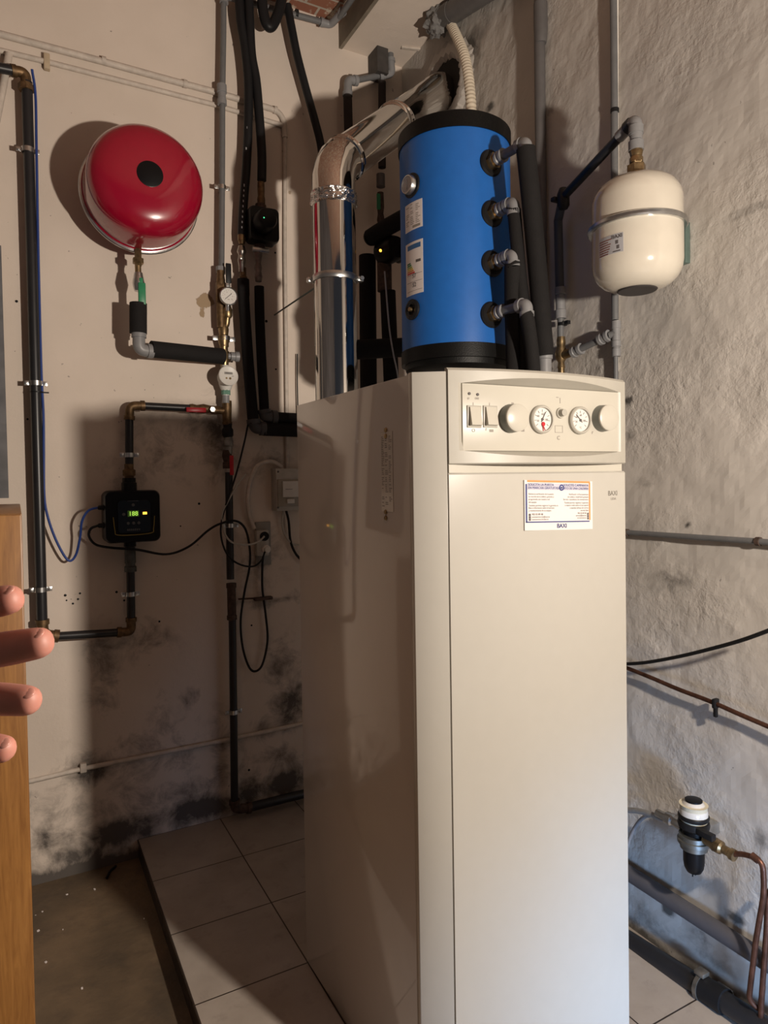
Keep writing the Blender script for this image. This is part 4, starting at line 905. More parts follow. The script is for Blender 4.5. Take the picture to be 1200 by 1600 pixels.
bm = new(); cyl(bm, onY(600, 365, 2.62), onY(601, 455, 2.62), .032); P('pump_body', bm, rusty, pu2)
bm = new(); a = onY(574, 400, 2.72); b_ = onY(576, 620, 2.72); tube(bm, [a, b_, Vector((b_.x, b_.y, 0.0))], .038, 22); ONE('insulated_pipe', bm, foam, 'wide black insulated pipe standing directly right of the flue', 'pipe')
bm = new(); b_ = onY(613, 640, 2.62); tube(bm, [onY(606, 455, 2.62), b_, Vector((b_.x, b_.y, 0.0))], .034, 22); ONE('insulated_pipe', bm, foam, 'black insulated pipe dropping below the heating pump', 'pipe')
bm = new(); tube(bm, [onY(545, 547, 2.5), onY(690, 540, 2.5)], .040, 22); ONE('insulated_crossing', bm, foam, 'black insulated pipe crossing level behind flue and tank just above the boiler', 'pipe')
hose('grey_sensor_lead', [onY(601, 424, 2.44), onY(603, 450, 2.44), onY(608, 510, 2.44), onY(614, 550, 2.44), onY(622, 590, 2.44), onY(626, 640, 2.44)], .0035, papergrey, 'thin pale lead hanging from the heating pump', 'cable', seg=8)
hose('black_wall_lead', [bk(464.5, 553, .02), bk(464.5, 600, .02), bk(466, 660, .02)], .003, rubber, 'thin upright black lead on the wall left of the flue', 'cable', seg=8)

# ------------------------------------------------------------------ conduits on the back wall
CO = .012
t = T('wall_conduit', 'upper of two painted conduits crossing the top left, turning down right of the hoses', 'conduit', bk(300, 134, CO))
bm = new(); tube(bm, [bk(-20, 48, CO), bk(160, 96, CO), bk(280, 129, CO), bk(333, 143, CO), bk(424, 170, CO)], .0135, 14); P('conduit', bm, conduit, t)
bm = new(); tube(bm, spline([bk(424, 170, CO), bk(436, 177, CO), bk(443, 190, CO), bk(445, 215, CO)], 6), .0125, 14); P('bend', bm, conduit, t)
bm = new(); tube(bm, [bk(445, 213, CO), bk(445, 400, CO), bk(447, 560, CO), bk(449, 735, CO)], .009, 14); P('drop', bm, conduit, t)
for x, y in ((162, 95), (289, 131), (430, 172)):
    bm = new(); p_ = bk(x, y, CO); d = bk(x+10, y+2.7, CO)-p_; lathe(bm, p_-d.normalized()*.008, d, [(0, .0135), (0, .0165), (.016, .0165), (.016, .0135)], 16); P('clip', bm, conduit, t)
t = T('wall_conduit', 'lower of two painted conduits crossing the top left of the wall', 'conduit', bk(200, 125, CO))
bm = new(); tube(bm, [bk(-20, 74, CO), bk(75, 97, CO), bk(333, 163, CO), bk(442, 196, CO)], .0105, 14); P('conduit', bm, conduit, t)
bm = new(); p_ = bk(73, 97, CO); box(bm, p_, (.022, .026, .06), None, .003); P('clip', bm, mat('yellowed_clip', (.45, .36, .25), .5), t)
bm = new(); tube(bm, [bk(14, 84, .03), bk(6, 130, .04), bk(-8, 200, .05)], .013, 14); ONE('slanting_conduit', bm, conduit, 'short pale tube slanting down at the far top left', 'conduit')
t = T('low_conduit', 'pale painted conduit sloping up across the foot of the back wall', 'conduit', bk(260, 1178, CO))
bm = new(); tube(bm, [bk(20, 1226, CO), bk(50, 1220, CO), bk(130, 1201, CO), bk(360, 1155, CO), bk(480, 1129, CO), bk(560, 1113, CO)], .0095, 14); P('conduit', bm, conduit, t)
bm = new(); box(bm, bk(130, 1199, CO), (.024, .028, .036), None, .003); P('clip', bm, conduit, t)
# electrical
eb = T('breaker_box', 'small pale surface breaker box partly hidden by the boiler edge', 'electrical box', bk(450, 765, .03))
EO = .07; a = bk(431, 732, EO); b_ = bk(482, 797, EO)
bm = new(); boxmm(bm, (a.x, B-EO, b_.z), (b_.x, B, a.z), .003); P('enclosure', bm, oldwhite, eb)
a2 = bk(433.5, 749, EO+.004); b2 = bk(480, 790, EO+.004)
bm = new(); boxmm(bm, (a2.x, B-EO-.008, b2.z), (b2.x, B-EO, a2.z), .002); P('cover', bm, mat('smoky_cover', (.30, .27, .22), .25), eb)
a3 = bk(441, 752, EO+.01); b3 = bk(478, 776, EO+.01)
bm = new(); boxmm(bm, (a3.x, B-EO-.018, b3.z), (b3.x, B-EO-.006, a3.z), .002); P('breaker', bm, whitep, eb)
bm = new(); boxmm(bm, (a3.x+.012, B-EO-.0195, (a3.z+b3.z)/2-.001), (a3.x+.045, B-EO-.018, (a3.z+b3.z)/2+.001)); P('breaker_line', bm, ink, eb)
bm = new(); box(bm, bk(454, 783, EO+.012), (.036, .014, .020), None, .003); P('latch', bm, whitep, eb)
for x, y in ((434.5, 737), (434.5, 793)):
    bm = new(); lathe(bm, bk(x, y, EO), BN, [(0, .005), (.002, .004)], 12); P('screw', bm, ink, eb)
sk = T('socket_outlet', 'white double socket on a grey plate below the curved conduit', 'socket', bk(412, 845, .02))
a = bk(399, 816, .012); b_ = bk(424, 882, .012)
bm = new(); boxmm(bm, (a.x, B-.012, b_.z), (b_.x, B, a.z), .002); P('back_plate', bm, mat('grey_plate', (.26, .25, .23), .6), sk)
a = bk(401, 829, .05); b_ = bk(421, 868, .05)
bm = new(); boxmm(bm, (a.x, B-.05, b_.z), (b_.x, B-.01, a.z), .006); P('body', bm, oldwhite, sk)
bm = new(); lathe(bm, bk(413, 838, .051), BN, [(0, .021), (.004, .021), (.004, .018), (.0005, .017), (.0005, 0)], 28, caps=False); P('socket_recess', bm, rubber, sk)
bm = new(); lathe(bm, bk(415, 858, .051), BN, [(0, .020), (.016, .019), (.018, .015), (.03, .012), (.03, 0)], 28, caps=False); ONE('round_plug', bm, whitep, 'round white plug pushed into the lower socket', 'plug')
hose('flexible_conduit', [bk(440, 730, .04), bk(428, 722, .04), bk(413, 722, .04), bk(400, 731, .035), bk(391, 752, .035), bk(387, 780, .03), bk(390, 805, .025), bk(397, 826, .02)], .010, conduit, 'thick pale curved conduit between breaker box and socket', 'conduit')
hose('white_cord', [bk(384, 741, .05), bk(371, 757, .08), bk(355, 785, .09), bk(347, 806, .09), bk(351, 833, .09), bk(364, 848, .08), bk(388, 851, .07), bk(404, 846, .065), bk(413, 838, .06)], .0042, oldwhite, 'thin white cord looping left of the down pipe into the socket', 'cable', seg=8)
hose('black_power_cord', [bk(154, 821, .11), bk(142, 826, .10), bk(139, 838, .08), bk(150, 851, .05), bk(175, 856, .09), bk(215, 859, .10), bk(260, 866, .03), bk(295, 854, .03), bk(325, 829, .05), bk(345, 818, .09), bk(368, 814, .095), bk(383, 826, .06), bk(390, 855, .05), bk(390, 885, .04), bk(382, 925, .03), bk(376, 970, .03), bk(379, 1010, .03), bk(388, 1040, .03), bk(398, 1049, .03), bk(410, 1038, .03), bk(418, 1000, .03), bk(415, 960, .03), bk(410, 920, .03), bk(410, 885, .03), bk(411, 870, .04)], .0052, rubber, 'long black cord from the pump controller looping below the socket', 'cable', seg=8)
hose('black_thin_cord', [bk(388, 660, .03), bk(382, 690, .03), bk(372, 730, .03), bk(363, 760, .09), bk(351, 795, .09), bk(345, 825, .09), bk(348, 850, .09), bk(358, 870, .09), bk(375, 882, .07), bk(395, 885, .06), bk(408, 876, .06), bk(414, 862, .075)], .0042, rubber, 'thin black cord dropping behind the down pipe to the round white plug', 'cable', seg=8)
hose('black_box_cable', [bk(447, 797, .03), bk(451, 815, .03), bk(454, 845, .03), bk(462, 865, .03), bk(476, 880, .03)], .006, rubber, 'black cable leaving the bottom of the breaker box', 'cable', seg=8)
hose('grey_box_cable', [bk(443, 797, .03), bk(441, 815, .03), bk(445, 835, .03), bk(458, 850, .03), bk(476, 852, .03)], .005, oldwhite, 'grey cable curving right below the breaker box', 'cable', seg=8)
bm = new(); box(bm, bk(411, 935, .03), (.085, .03, .014), None, .003); cyl(bm, bk(396, 935, .03), bk(372, 936, .01), .004); ONE('wall_stub', bm, rusty, 'short dark iron stub on the wall right of the rusty tee', 'bracket')
hose('blue_cable', [bk(50, 108, RO+.03), bk(55.5, 150, RO), bk(57, 235, RO+.02), bk(60, 400, RO), bk(64, 560, RO), bk(66, 610, RO), bk(68, 650, RO), bk(68.5, 700, RO), bk(69, 770, RO), bk(74, 805, RO), bk(88, 845, RO), bk(106, 875, RO), bk(118, 868, RO), bk(125, 840, RO+.02), bk(128, 815, RO+.04), bk(138, 798, .10), bk(155, 792.5, .11)], .0048, bluec, 'blue cable strapped down the left riser and looping to the pump controller', 'cable', seg=8)
t_ = bk(57, 613, RO); bm = new(); lathe(bm, t_-Vector((0, 0, .002)), Z, [(0, .0215), (0, .0235), (.005, .0235), (.005, .0215)], 24, caps=False); box(bm, t_+Vector((.032, -.004, 0)), (.022, .005, .005)); ONE('cable_tie', bm, rubber, 'black cable tie below the middle clamp of the left riser', 'cable tie')

# ------------------------------------------------------------------ left: wooden cabinet and grey board
wf = onZ(35, 802, 1.44); 
cab_z = 1.455
p1 = onZ(34, 803, cab_z); p2 = onZ(33, 787, cab_z)
M, N, L, b = nodes('oak_laminate')
tc = N.new('ShaderNodeTexCoord').outputs['Object']; mp = N.new('ShaderNodeMapping'); L.new(tc, mp.inputs[0]); mp.inputs['Scale'].default_value = (30, 30, 2.2)
n_ = nz(N, L, mp.outputs[0], 4.0, 7, .65, 1.2)
c = mixc(N, L, ramp(N, L, n_, .35, .68), (0.27, 0.125, 0.032), (0.17, 0.070, 0.016))
L.new(c, b.inputs['Base Color']); b.inputs['Roughness'].default_value = .38; oak = M
CYF, CYB = p1.y, min(p2.y, B-.05)
cw = T('wooden_cabinet', 'tall oak-coloured wooden cabinet at the left edge, behind the hand', 'cabinet', (-.35, (CYF+CYB)/2, FZ))
xr = p1.x
bm = new(); boxmm(bm, (-.75, CYF+.02, FZ), (xr, CYB, cab_z), .002); P('body', bm, oak, cw)
bm = new(); boxmm(bm, (-.36, CYF, FZ+.05), (xr-.001, CYF+.0185, cab_z-.001), .002); P('door', bm, oak, cw)
bm = new(); boxmm(bm, (-.75, CYF, FZ+.05), (-.364, CYF+.0185, cab_z-.001), .002); P('door', bm, oak, cw)
bm = new(); cyl(bm, (xr-.05, CYF+.2, cab_z-.001), (xr-.056, CYF+.2, cab_z+.03), .0012, 8); ONE('nail', bm, steel, 'bent nail sticking up from the cabinet top', 'nail')
gy = 2.75; g0 = onY(2.5, 412, gy); g1 = onY(14, 786, gy)
bm = new(); v = []
for yy in (gy-.012, gy+.012):
    for q in ((-.6, cab_z), (g1.x, cab_z), (g0.x, g0.z+.06), (-.6, g0.z+.06)): v.append(bm.verts.new((q[0], yy, q[1])))
for q in ((0, 1, 2, 3), (7, 6, 5, 4), (0, 4, 5, 1), (1, 5, 6, 2), (2, 6, 7, 3), (3, 7, 4, 0)): bm.faces.new([v[i] for i in q])
ONE('grey_board', bm, greyboard, 'grey board standing on the wooden cabinet at the far left edge', 'board', smooth=False)

for k, (x, y) in enumerate(((148, 1390), (143, 1350), (60, 1455), (98, 1453), (66, 1425), (105, 1398), (72, 1504), (225, 1436), (128, 1545))):
    p_ = onZ(x, y, FZ); r_ = random.uniform(.002, .006); a_ = random.uniform(0, 3)
    bm = new(); vs_ = [(p_.x+math.cos(a_+q*1.26)*r_*random.uniform(.5, 1.3), p_.y+math.sin(a_+q*1.26)*r_*random.uniform(.5, 1.3)) for q in range(5)]
    prism(bm, vs_, FZ, FZ+.003); ONE('plaster_chip', bm, paper, 'small white plaster chip lying on the brown concrete floor', 'plaster chip', 'plaster chips on the floor', smooth=False)
bm = new(); tube(bm, spline([onZ(167, 1374, FZ)+Vector((0, 0, .005)), onZ(172, 1364, FZ)+Vector((0, 0, .006)), onZ(181, 1355, FZ)+Vector((0, 0, .005))], 4), .005, 8)
ONE('rubber_scrap', bm, rubber, 'short black scrap of hose on the floor at the foot of the back wall', 'scrap')

# ------------------------------------------------------------------ right wall
t = T('grey_downpipe', 'grey pipe running down the right wall from the ceiling behind the tank', 'pipe', rt(850, 320, .025))
bm = new(); a = rt(843, 70, .025); b_ = rt(848, 560, .025); tube(bm, [rt(841, -80, .025), rt(843, 0, .025), a, b_], .020, 20); P('pipe', bm, drain, t)
bm = new(); lathe(bm, rt(845, 66, .025), Z, [(-.005, .020), (0, .022), (.05, .0255), (.14, .025)], 20); P('socket', bm, drain, t)
t = T('slim_pipe', 'slim painted grey pipe down the right wall behind the white vessel', 'pipe', rt(962, 590, .02))
bm = new(); tube(bm, [rt(958, -60, .016), rt(960, 160, .016), rt(961, 500, .016)], .0115, 16); tube(bm, [rt(962, 545, .016), rt(963, 700, .016)], .008, 14); P('pipe', bm, greypipe, t)
bm = new(); lathe(bm, rt(960.5, 176, .016), Z, [(0, .0115), (0, .0135), (.012, .0135), (.012, .0115)], 16); P('band', bm, rubber, t)
bm = new(); lathe(bm, rt(963, 557, .018), Z, [(0, .010), (0, .0145), (.025, .0145), (.027, .012), (.03, .012), (.032, .0155), (.05, .0155), (.052, .0135), (.09, .0135), (.092, .0155), (.115, .0155), (.115, .011)], 20); P('tee', bm, greyfit, t)
bm = new(); tube(bm, [rt(964.5, y, .006) for y in (-20, 60, 150, 260, 400, 500, 580)], .004, 8); P('filler_bead', bm, mat('white_filler', (.72, .68, .62), .8), t)
# white expansion vessel
vcen = onX(995, 366, 1.60); vz1 = vcen.z+.158; vz0 = vcen.z-.162; wr = .126
wv = T('small_expansion_vessel', 'small cream expansion vessel held by a steel band on the right wall', 'expansion vessel', (vcen.x, vcen.y, vz0))
H_ = vz1-vz0
bm = new(); lathe(bm, (vcen.x, vcen.y, vz0), Z, [(0, 0), (0, .045), (.004, .070), (.014, .092), (.030, .110), (.052, .122), (.075, wr), (H_*.56, wr), (H_*.56+.001, wr), (H_-.070, wr), (H_-.050, .122), (H_-.028, .110), (H_-.012, .090), (H_-.003, .064), (H_, .03), (H_, 0)], 64, caps=False); P('shell', bm, cream, wv)
hz = onX(995, 345, 1.5).z
bz = vz0+H_*.555
bm = new(); lathe(bm, (vcen.x, vcen.y, bz-.008), Z, [(0, wr), (0, wr+.008), (.004, wr+.012), (.012, wr+.012), (.016, wr+.008), (.016, wr)], 64, caps=False); P('holding_band', bm, steel, wv)
bm = new(); lathe(bm, (vcen.x, vcen.y, vz0-.003), Z, [(0, 0), (0, .053), (.003, .056), (.006, .05)], 40, caps=False); P('bottom_cap', bm, mat('dark_cap', (.035, .03, .03), .5), wv, 'dark round bottom cap')
bm = new(); a = math.radians(-20); box(bm, Vector((W-.012, vcen.y-.042, bz-.035)), (.022, .035, .12), None, .002); box(bm, Vector((W-.03, vcen.y-.02, bz)), (.05, .02, .018), None, .002); P('wall_bracket', bm, mat('greenish_zinc', (.18, .26, .24), .35, .7), wv)
def vhit(x, y):
    d = ray(x, y); A = d.x**2+d.y**2; b0 = -2*(d.x*vcen.x+d.y*vcen.y); c0 = vcen.x**2+vcen.y**2-wr*wr; t0 = (-b0-math.sqrt(max(b0*b0-4*A*c0, 0)))/(2*A); return EYEP+d*t0
pa, pb = vhit(937, 385), vhit(974, 378); a0 = math.atan2(pa.y-vcen.y, pa.x-vcen.x); a1 = math.atan2(pb.y-vcen.y, pb.x-vcen.x)
if a0 > 0: a0 -= 2*PI
if a1 > 0: a1 -= 2*PI
ztop = vhit(975, 362).z; zbot = vhit(975, 392).z
def vpatch(bm, f0, f1, z0, z1, r_, th=.0008, n=8):
    cols = []
    for i in range(n+1):
        a = a0+(a1-a0)*(f0+(f1-f0)*i/n); cols.append([bm.verts.new((vcen.x+math.cos(a)*q, vcen.y+math.sin(a)*q, z)) for z, q in ((z0, r_), (z0, r_+th), (z1, r_+th), (z1, r_))])
    for p, q in zip(cols, cols[1:]):
        for k in range(4): bm.faces.new((p[k], q[k], q[(k+1) % 4], p[(k+1) % 4]))
    bm.faces.new(cols[0]); bm.faces.new(cols[-1][::-1]); return bm
bm = new(); vpatch(bm, 0, 1, zbot, ztop, wr); lb = P('label', bm, papergrey, wv, 'grey printed label')
bm = new()
for k in range(7): vpatch(bm, .03, random.uniform(.35, .58), ztop-.012-k*.0065, ztop-.0095-k*.0065, wr+.0008, .0004, 4)
P('red_print', bm, mat('red_brown_ink', (.20, .07, .05), .6), lb)
bm = new(); am = a0+(a1-a0)*.80; td = Vector((-math.sin(am), math.cos(am), 0)); td = td if td.dot(RT) > 0 else -td
textmesh(bm, [('BAXI', Vector((vcen.x+math.cos(am)*(wr+.0022), vcen.y+math.sin(am)*(wr+.0022), ztop-.013)), td, Z, .014, 'CENTER')])
vpatch(bm, .72, .82, ztop-.028, ztop-.018, wr+.0008, .0004, 3); vpatch(bm, .76, .86, ztop-.042, ztop-.032, wr+.0008, .0004, 3); vpatch(bm, .62, .9, zbot+.003, zbot+.006, wr+.0008, .0004, 4)
P('black_print', bm, ink, lb)
# its feed: brass and grey fittings, black pipe, valve, grey drop, brass valve
t = T('vessel_feed', 'grey elbow on brass fittings feeding the small cream vessel with a black arm', 'pipe', (vcen.x, vcen.y, vz1))
top = Vector((vcen.x, vcen.y, vz1))
def hz_(y): return onX(993, y, vcen.x).z
bm = new(); lathe(bm, top-Vector((0, 0, .004)), Z, [(0, .020), (.012, .020), (.012, .0265), (.044, .0265), (.046, .018), (.052, .020)], 6); lathe(bm, top+Vector((0, 0, .045)), Z, [(0, .019), (.015, .019), (.02, .016), (.034, .019), (.042, .016)], 20); P('brass_union', bm, brass, t)
bm = new(); lathe(bm, top+Vector((0, 0, .082)), Z, [(0, .018), (0, .0215), (.026, .0215), (.028, .015), (.042, .015), (.044, .019), (.062, .019)], 24); ee = top+Vector((0, 0, .172))
arm = rt(880, 308, .09)
tube(bm, fillet([ee-Vector((0, 0, .06)), ee, mid(ee, arm, .2)], .02, 8), .0175, 20); lathe(bm, ee-Vector((0, 0, .042)), Z, [(0, .0175), (0, .021), (.022, .021), (.022, .0175)], 20); P('grey_elbow', bm, greyfit, t, 'grey plastic elbow')
bm = new(); cyl(bm, mid(ee, arm, .06), arm, .0145); lathe(bm, mid(ee, arm, .05), arm-ee, [(0, .0145), (0, .0205), (.02, .0205)], 20); P('arm', bm, black_pipe_m, t)
vb = rt(872, 318, .07)
bm = new(); lathe(bm, arm+Vector((0, 0, .02)), (0, 0, -1), [(-.01, .013), (.01, .021), (.05, .021), (.06, .015)], 14); box(bm, vb+Vector((-.02, -.02, .0)), (.05, .02, .015), None, .003); P('valve', bm, mat('dark_valve', (.03, .03, .03), .5, .5), t)
bm = new(); tube(bm, [arm, rt(872, 345, .05), rt(875, 470, .04)], .0155, 18); P('dark_drop', bm, mat('dark_grey_pipe', (.06, .065, .075), .5), t)
bm = new(); lathe(bm, rt(876, 498, .04), Z, [(0, .013), (0, .0195), (.03, .0195), (.032, .0165), (.085, .0165), (.087, .0195), (.11, .0195)], 20); P('coupling', bm, greyfit, t)
bm = new(); cyl(bm, rt(876, 498, .04), rt(876, 534, .04), .0115); P('grey_tail', bm, greypipe, t)
bm = new(); p_ = rt(879, 506, .04); lathe(bm, p_-Vector((0, 0, .006)), Z, [(0, .0125), (0, .0165), (.010, .0165), (.010, .0125)], 20); box(bm, p_+Vector((0, -.022, 0)), (.014, .02, .012)); P('black_band', bm, rubber, t)
t = T('brass_valve', 'small brass tee valve joined by a grey pipe to the slim pipe', 'valve', rt(878, 560, .04))
bm = new(); lathe(bm, rt(877, 575, .04), Z, [(0, .014), (.02, .011), (.035, .020), (.055, .022), (.075, .014), (.09, .016), (.11, .014)], 16)
lathe(bm, rt(877, 556, .04), rt(897, 549, .04)-rt(877, 556, .04), [(0, .014), (.03, .016), (.06, .014)], 16); P('body', bm, brass, t)
bm = new(); a = rt(895, 551, .04); b_ = rt(952, 524, .03); d = b_-a; ringfit(bm, a, a+d.normalized()*.04, .0165); P('coupling', bm, greyfit, t); bm = new(); ringfit(bm, b_-d.normalized()*.04, b_, .0165); P('coupling', bm, greyfit, t)
bm = new(); cyl(bm, a, b_, .0115); cyl(bm, b_, rt(962, 521, .02), .012); P('pipe', bm, greypipe, t)
bm = new(); cyl(bm, rt(877, 574, .04), rt(878, 640, .04), .012); P('tail_pipe', bm, brass, t)
# strip duct, foam lump, flexible tube near the ceiling
t = T('ceiling_duct', 'grey duct slanting along the top of the right wall', 'duct', rt(740, 5, .04))
a = rt(700, 26, .045); b_ = a+Vector((0, -1.2, .18)); d = b_-a
a = rt(703, 22, .05); b_ = rt(840, -68, .05)
bm = new(); cyl(bm, a, b_, .045, 24); P('duct', bm, drain, t)
bm = new(); lathe(bm, a, b_-a, [(-.03, .042), (-.03, .048), (.03, .048), (.03, .045)], 24); P('duct_end', bm, mat('duct_end', (.10, .095, .09), .6), t)
bm = new(); bmesh.ops.create_icosphere(bm, subdivisions=4, radius=1.0)
lc = rt(684, 34, .07)
for v in bm.verts:
    n0 = v.co.normalized(); q = 1+.45*noise.noise(n0*2.2+Vector((3, 1, 5)))+.2*noise.noise(n0*5)
    v.co = lc+Vector((n0.x*.05, n0.y*.055, n0.z*.055))*q
ONE('sealant_lump', bm, foamlump, 'lumpy grey sealant blob at the end of the ceiling duct', 'sealant')
bm = new(); path = spline([rt(704, 38, .04), rt(714, 58, .05), rt(725, 85, .06), rt(732, 120, .07), rt(736, 165, .08), rt(738, 230, .09), rt(740, 300, .10)], 60)
n_p = len(path); tube(bm, path, lambda f: .0205+.0016*math.sin(f*48*2*PI), 18); ONE('flexible_tube', bm, flexw, 'pale ribbed flexible tube dropping from the ceiling behind the tank', 'hose')
bm = new()
a = bk(632, 75, .0); 
box(bm, onZ(643, 76, CZ-.004), (.10, .018, .008), (Vector((.95, -.3, 0)).normalized(), Vector((.3, .95, 0)).normalized(), Vector(Z)), .002); ONE('ceiling_strip', bm, conduit, 'small pale strip fixed to the white ceiling near the corner', 'bracket')
# horizontal services on the right wall
t = T('side_conduit', 'level grey conduit on the right wall beside the boiler door', 'conduit', rt(1090, 840, .02))
bm = new(); tube(bm, [rt(955, 830, .02), rt(972, 831.5, .02), rt(1184, 846, .02), rt(1260, 852, .02)], .0085, 14); P('conduit', bm, greypipe, t)
for x, y in ((979, 832), (1185, 846)):
    bm = new(); p_ = rt(x, y, .02); lathe(bm, p_-Vector((0, .006, 0)), (0, 1, 0), [(0, .0085), (0, .012), (.012, .012), (.012, .0085)], 14); boxmm(bm, (p_.x, p_.y-.006, p_.z-.005), (W, p_.y+.006, p_.z+.005)); P('clip', bm, rusty, t)
hose('black_side_cable', [rt(945, 1038, .05), rt(975, 1037.5, .05), rt(1010, 1035, .055), rt(1060, 1026, .065), rt(1110, 1014, .08), rt(1160, 1000, .09), rt(1215, 980, .10)], .0055, rubber, 'black cable sagging to the right of the boiler door', 'cable', seg=10)
t = T('copper_line', 'thin copper pipe sloping down the right wall away from the boiler', 'pipe', rt(1090, 1090, .03))
bm = new(); tube(bm, spline([rt(930, 1026, .03), rt(975, 1042, .03), rt(1020, 1060, .03), rt(1060, 1077, .03), rt(1110, 1096, .03), rt(1160, 1118, .03), rt(1240, 1152, .03)], 6), .0065, 12); P('pipe', bm, copper, t)
bm = new(); p_ = rt(1118, 1099, .03); box(bm, p_-Vector((0, 0, .0)), (.022, .012, .028), None, .004); box(bm, p_-Vector((0, 0, .025)), (.010, .010, .028), None, .002); P('clip', bm, rubber, t)
t = T('waste_pipe', 'thick grey waste pipe running low along the right wall', 'pipe', rt(1090, 1430, .04))
bm = new(); a = rt(979, 1362, .035); b_ = rt(1200, 1504, .035); d = b_-a; cyl(bm, a-d*.6, b_+d*.3, .0245, 24); P('pipe', bm, mat('grey_waste', (.075, .072, .080), .5), t)
t = T('floor_drain_pipe', 'thick black drain pipe lying on the tiles against the right wall', 'pipe', Vector((W-.06, 1.3, .0)))
a = onX(980, 1468, W-.055); b_ = onX(1170, 1590, W-.055); d = b_-a
bm = new(); cyl(bm, a-d*1.0, b_+d*.5, .029, 24); P('pipe', bm, black_pipe_m, t)
j = onX(1116, 1555, W-.055)
bm = new(); lathe(bm, j-d.normalized()*.035, d, [(0, .029), (0, .035), (.07, .035), (.07, .029)], 24); P('joint_sleeve', bm, rubber, t)
bm = new(); lathe(bm, j-d.normalized()*.045, d, [(0, .034), (0, .038), (.012, .038), (.012, .034)], 24, caps=False); box(bm, j-d.normalized()*.04+Vector((-.0, 0, .043)), (.03, .03, .012), None, .002); P('hose_band', bm, mat('aged_steel', (.22, .20, .17), .5, .8, var=.4), t)
# filter
fc_ = rt(1084, 1300, .085)
fl = T('dirt_filter', 'small clear-topped water filter with black bowl on the right wall', 'water filter', fc_)
def FZo(y): return onX(1084, y, fc_.x).z
cx_, cy_ = fc_.x, fc_.y
zt, zc, zm0, zm1, zb = FZo(1246), FZo(1272), FZo(1298), FZo(1318), FZo(1364)
bm = new(); lathe(bm, (cx_, cy_, zb), Z, [(0, 0), (0, .010), (.006, .020), (.018, .026), (.035, .0285), (zm0-zb+.005, .030)], 32, caps=False)
for s in (-1, 1): cyl(bm, (cx_+s*.006, cy_, zb+.002), (cx_+s*.006, cy_, zb-.008), .002, 8)
P('bowl', bm, blackp, fl, 'black bowl')
bm = new(); lathe(bm, (cx_, cy_, zm1-.012), Z, [(0, .030), (0, .037), (.014, .038), (.016, .044), (.026, .044), (.028, .040), (.040, .040), (.042, .030)], 40); P('metal_collar', bm, mat('cast_grey', (.25, .26, .25), .4, .9, var=.2), fl)
bm = new(); lathe(bm, (cx_, cy_, zm0+.012), Z, [(0, .041), (.010, .043), (.018, .041), (.02, .030)], 40); P('black_seal', bm, rubber, fl)
hh = zt-zm0-.02
bm = new(); lathe(bm, (cx_, cy_, zm0+.026), Z, [(0, .036), (hh*.62, .0365), (hh*.62+.004, .0385)], 40); P('cartridge', bm, mat('filter_white', (.60, .55, .42), .5), fl, 'white cartridge')
bm = new(); lathe(bm, (cx_, cy_, zc-.012), Z, [(0, .0395), (.004, .0415), (.010, .0415), (.013, .039)], 40); P('dark_ring', bm, rubber, fl)
bm = new(); lathe(bm, (cx_, cy_, zc+.000), Z, [(0, .0385), (.012, .038), (.024, .034), (.034, .027), (.040, .019)], 40); P('dome', bm, mat('milky_dome', (.62, .60, .56), .08, coat=1.0), fl)
bm = new(); lathe(bm, (cx_, cy_, zc+.038), Z, [(0, .0235), (.004, .0235), (.005, .020)], 30); P('cap', bm, blackp, fl)
bm = new()
lathe(bm, (cx_, cy_+.036, zm0-.002), (0, 1, .0), [(0, .016), (.03, .015), (.035, .019), (.055, .019), (.06, .012), (.09, .012)], 14); P('inlet_union', bm, steel, fl)
bm = new(); lathe(bm, (cx_, cy_-.036, zm0-.006), (0, -1, -.06), [(0, .016), (.02, .015), (.03, .019), (.05, .018), (.055, .012), (.075, .012), (.078, .016), (.09, .016)], 14); P('outlet_union', bm, brass, fl)
bm = new(); box(bm, (cx_-.022, cy_-.055, zm0+.02), (.02, .05, .018), None, .003); P('lever', bm, rubber, fl)
bm = new(); boxmm(bm, (cx_+.03, cy_-.02, zm0-.02), (W, cy_+.02, zm0+.01)); P('wall_bracket', bm, steel, fl)
ins = Vector((cx_, cy_+.12, zm0))
hose('braided_hose', [ins, rt(1036, 1280, .085), rt(1010, 1270, .08), rt(985, 1266, .08), rt(955, 1268, .08), rt(930, 1285, .08)], .0085, braid, 'grey braided hose reaching the filter from behind the boiler', 'hose')
hose('thin_hose', [rt(1040, 1283, .05), rt(1018, 1274, .05), rt(1000, 1282, .05), rt(984, 1310, .05), rt(974, 1350, .05), rt(965, 1400, .05)], .006, mat('smoky_hose', (.20, .20, .21), .2, coat=.5), 'thin smoky hose curving down left of the filter', 'hose')
out = Vector((cx_, cy_-.115, zm0-.012))
hose_pts = fillet([out, rt(1160, 1334, .08), rt(1192, 1344, .08), rt(1194, 1395, .08), rt(1181, 1470, .08), rt(1170, 1562, .07), rt(1188, 1580, .05), rt(1192, 1540, .05)], .03, 6)
t = T('copper_pipe', 'copper pipe bending down from the filter outlet in a tight U', 'pipe', out)
bm = new(); tube(bm, hose_pts, .0072, 14); P('pipe', bm, copper, t)
for q in (rt(1180, 1339, .08),): bm = new(); lathe(bm, q+Vector((0, .01, 0)), (0, -1, -.3), [(0, .0075), (0, .0095), (.02, .0095), (.02, .0075)], 14); P('joint', bm, copper, t)
bm = new(); tube(bm, fillet([rt(1215, 1380, .06), rt(1199, 1395, .06), rt(1198, 1450, .06), rt(1190, 1560, .06), rt(1186, 1660, .06)], .03, 5), .0072, 14); ONE('copper_pipe', bm, copper, 'second copper pipe at the right edge running beside the first', 'pipe')
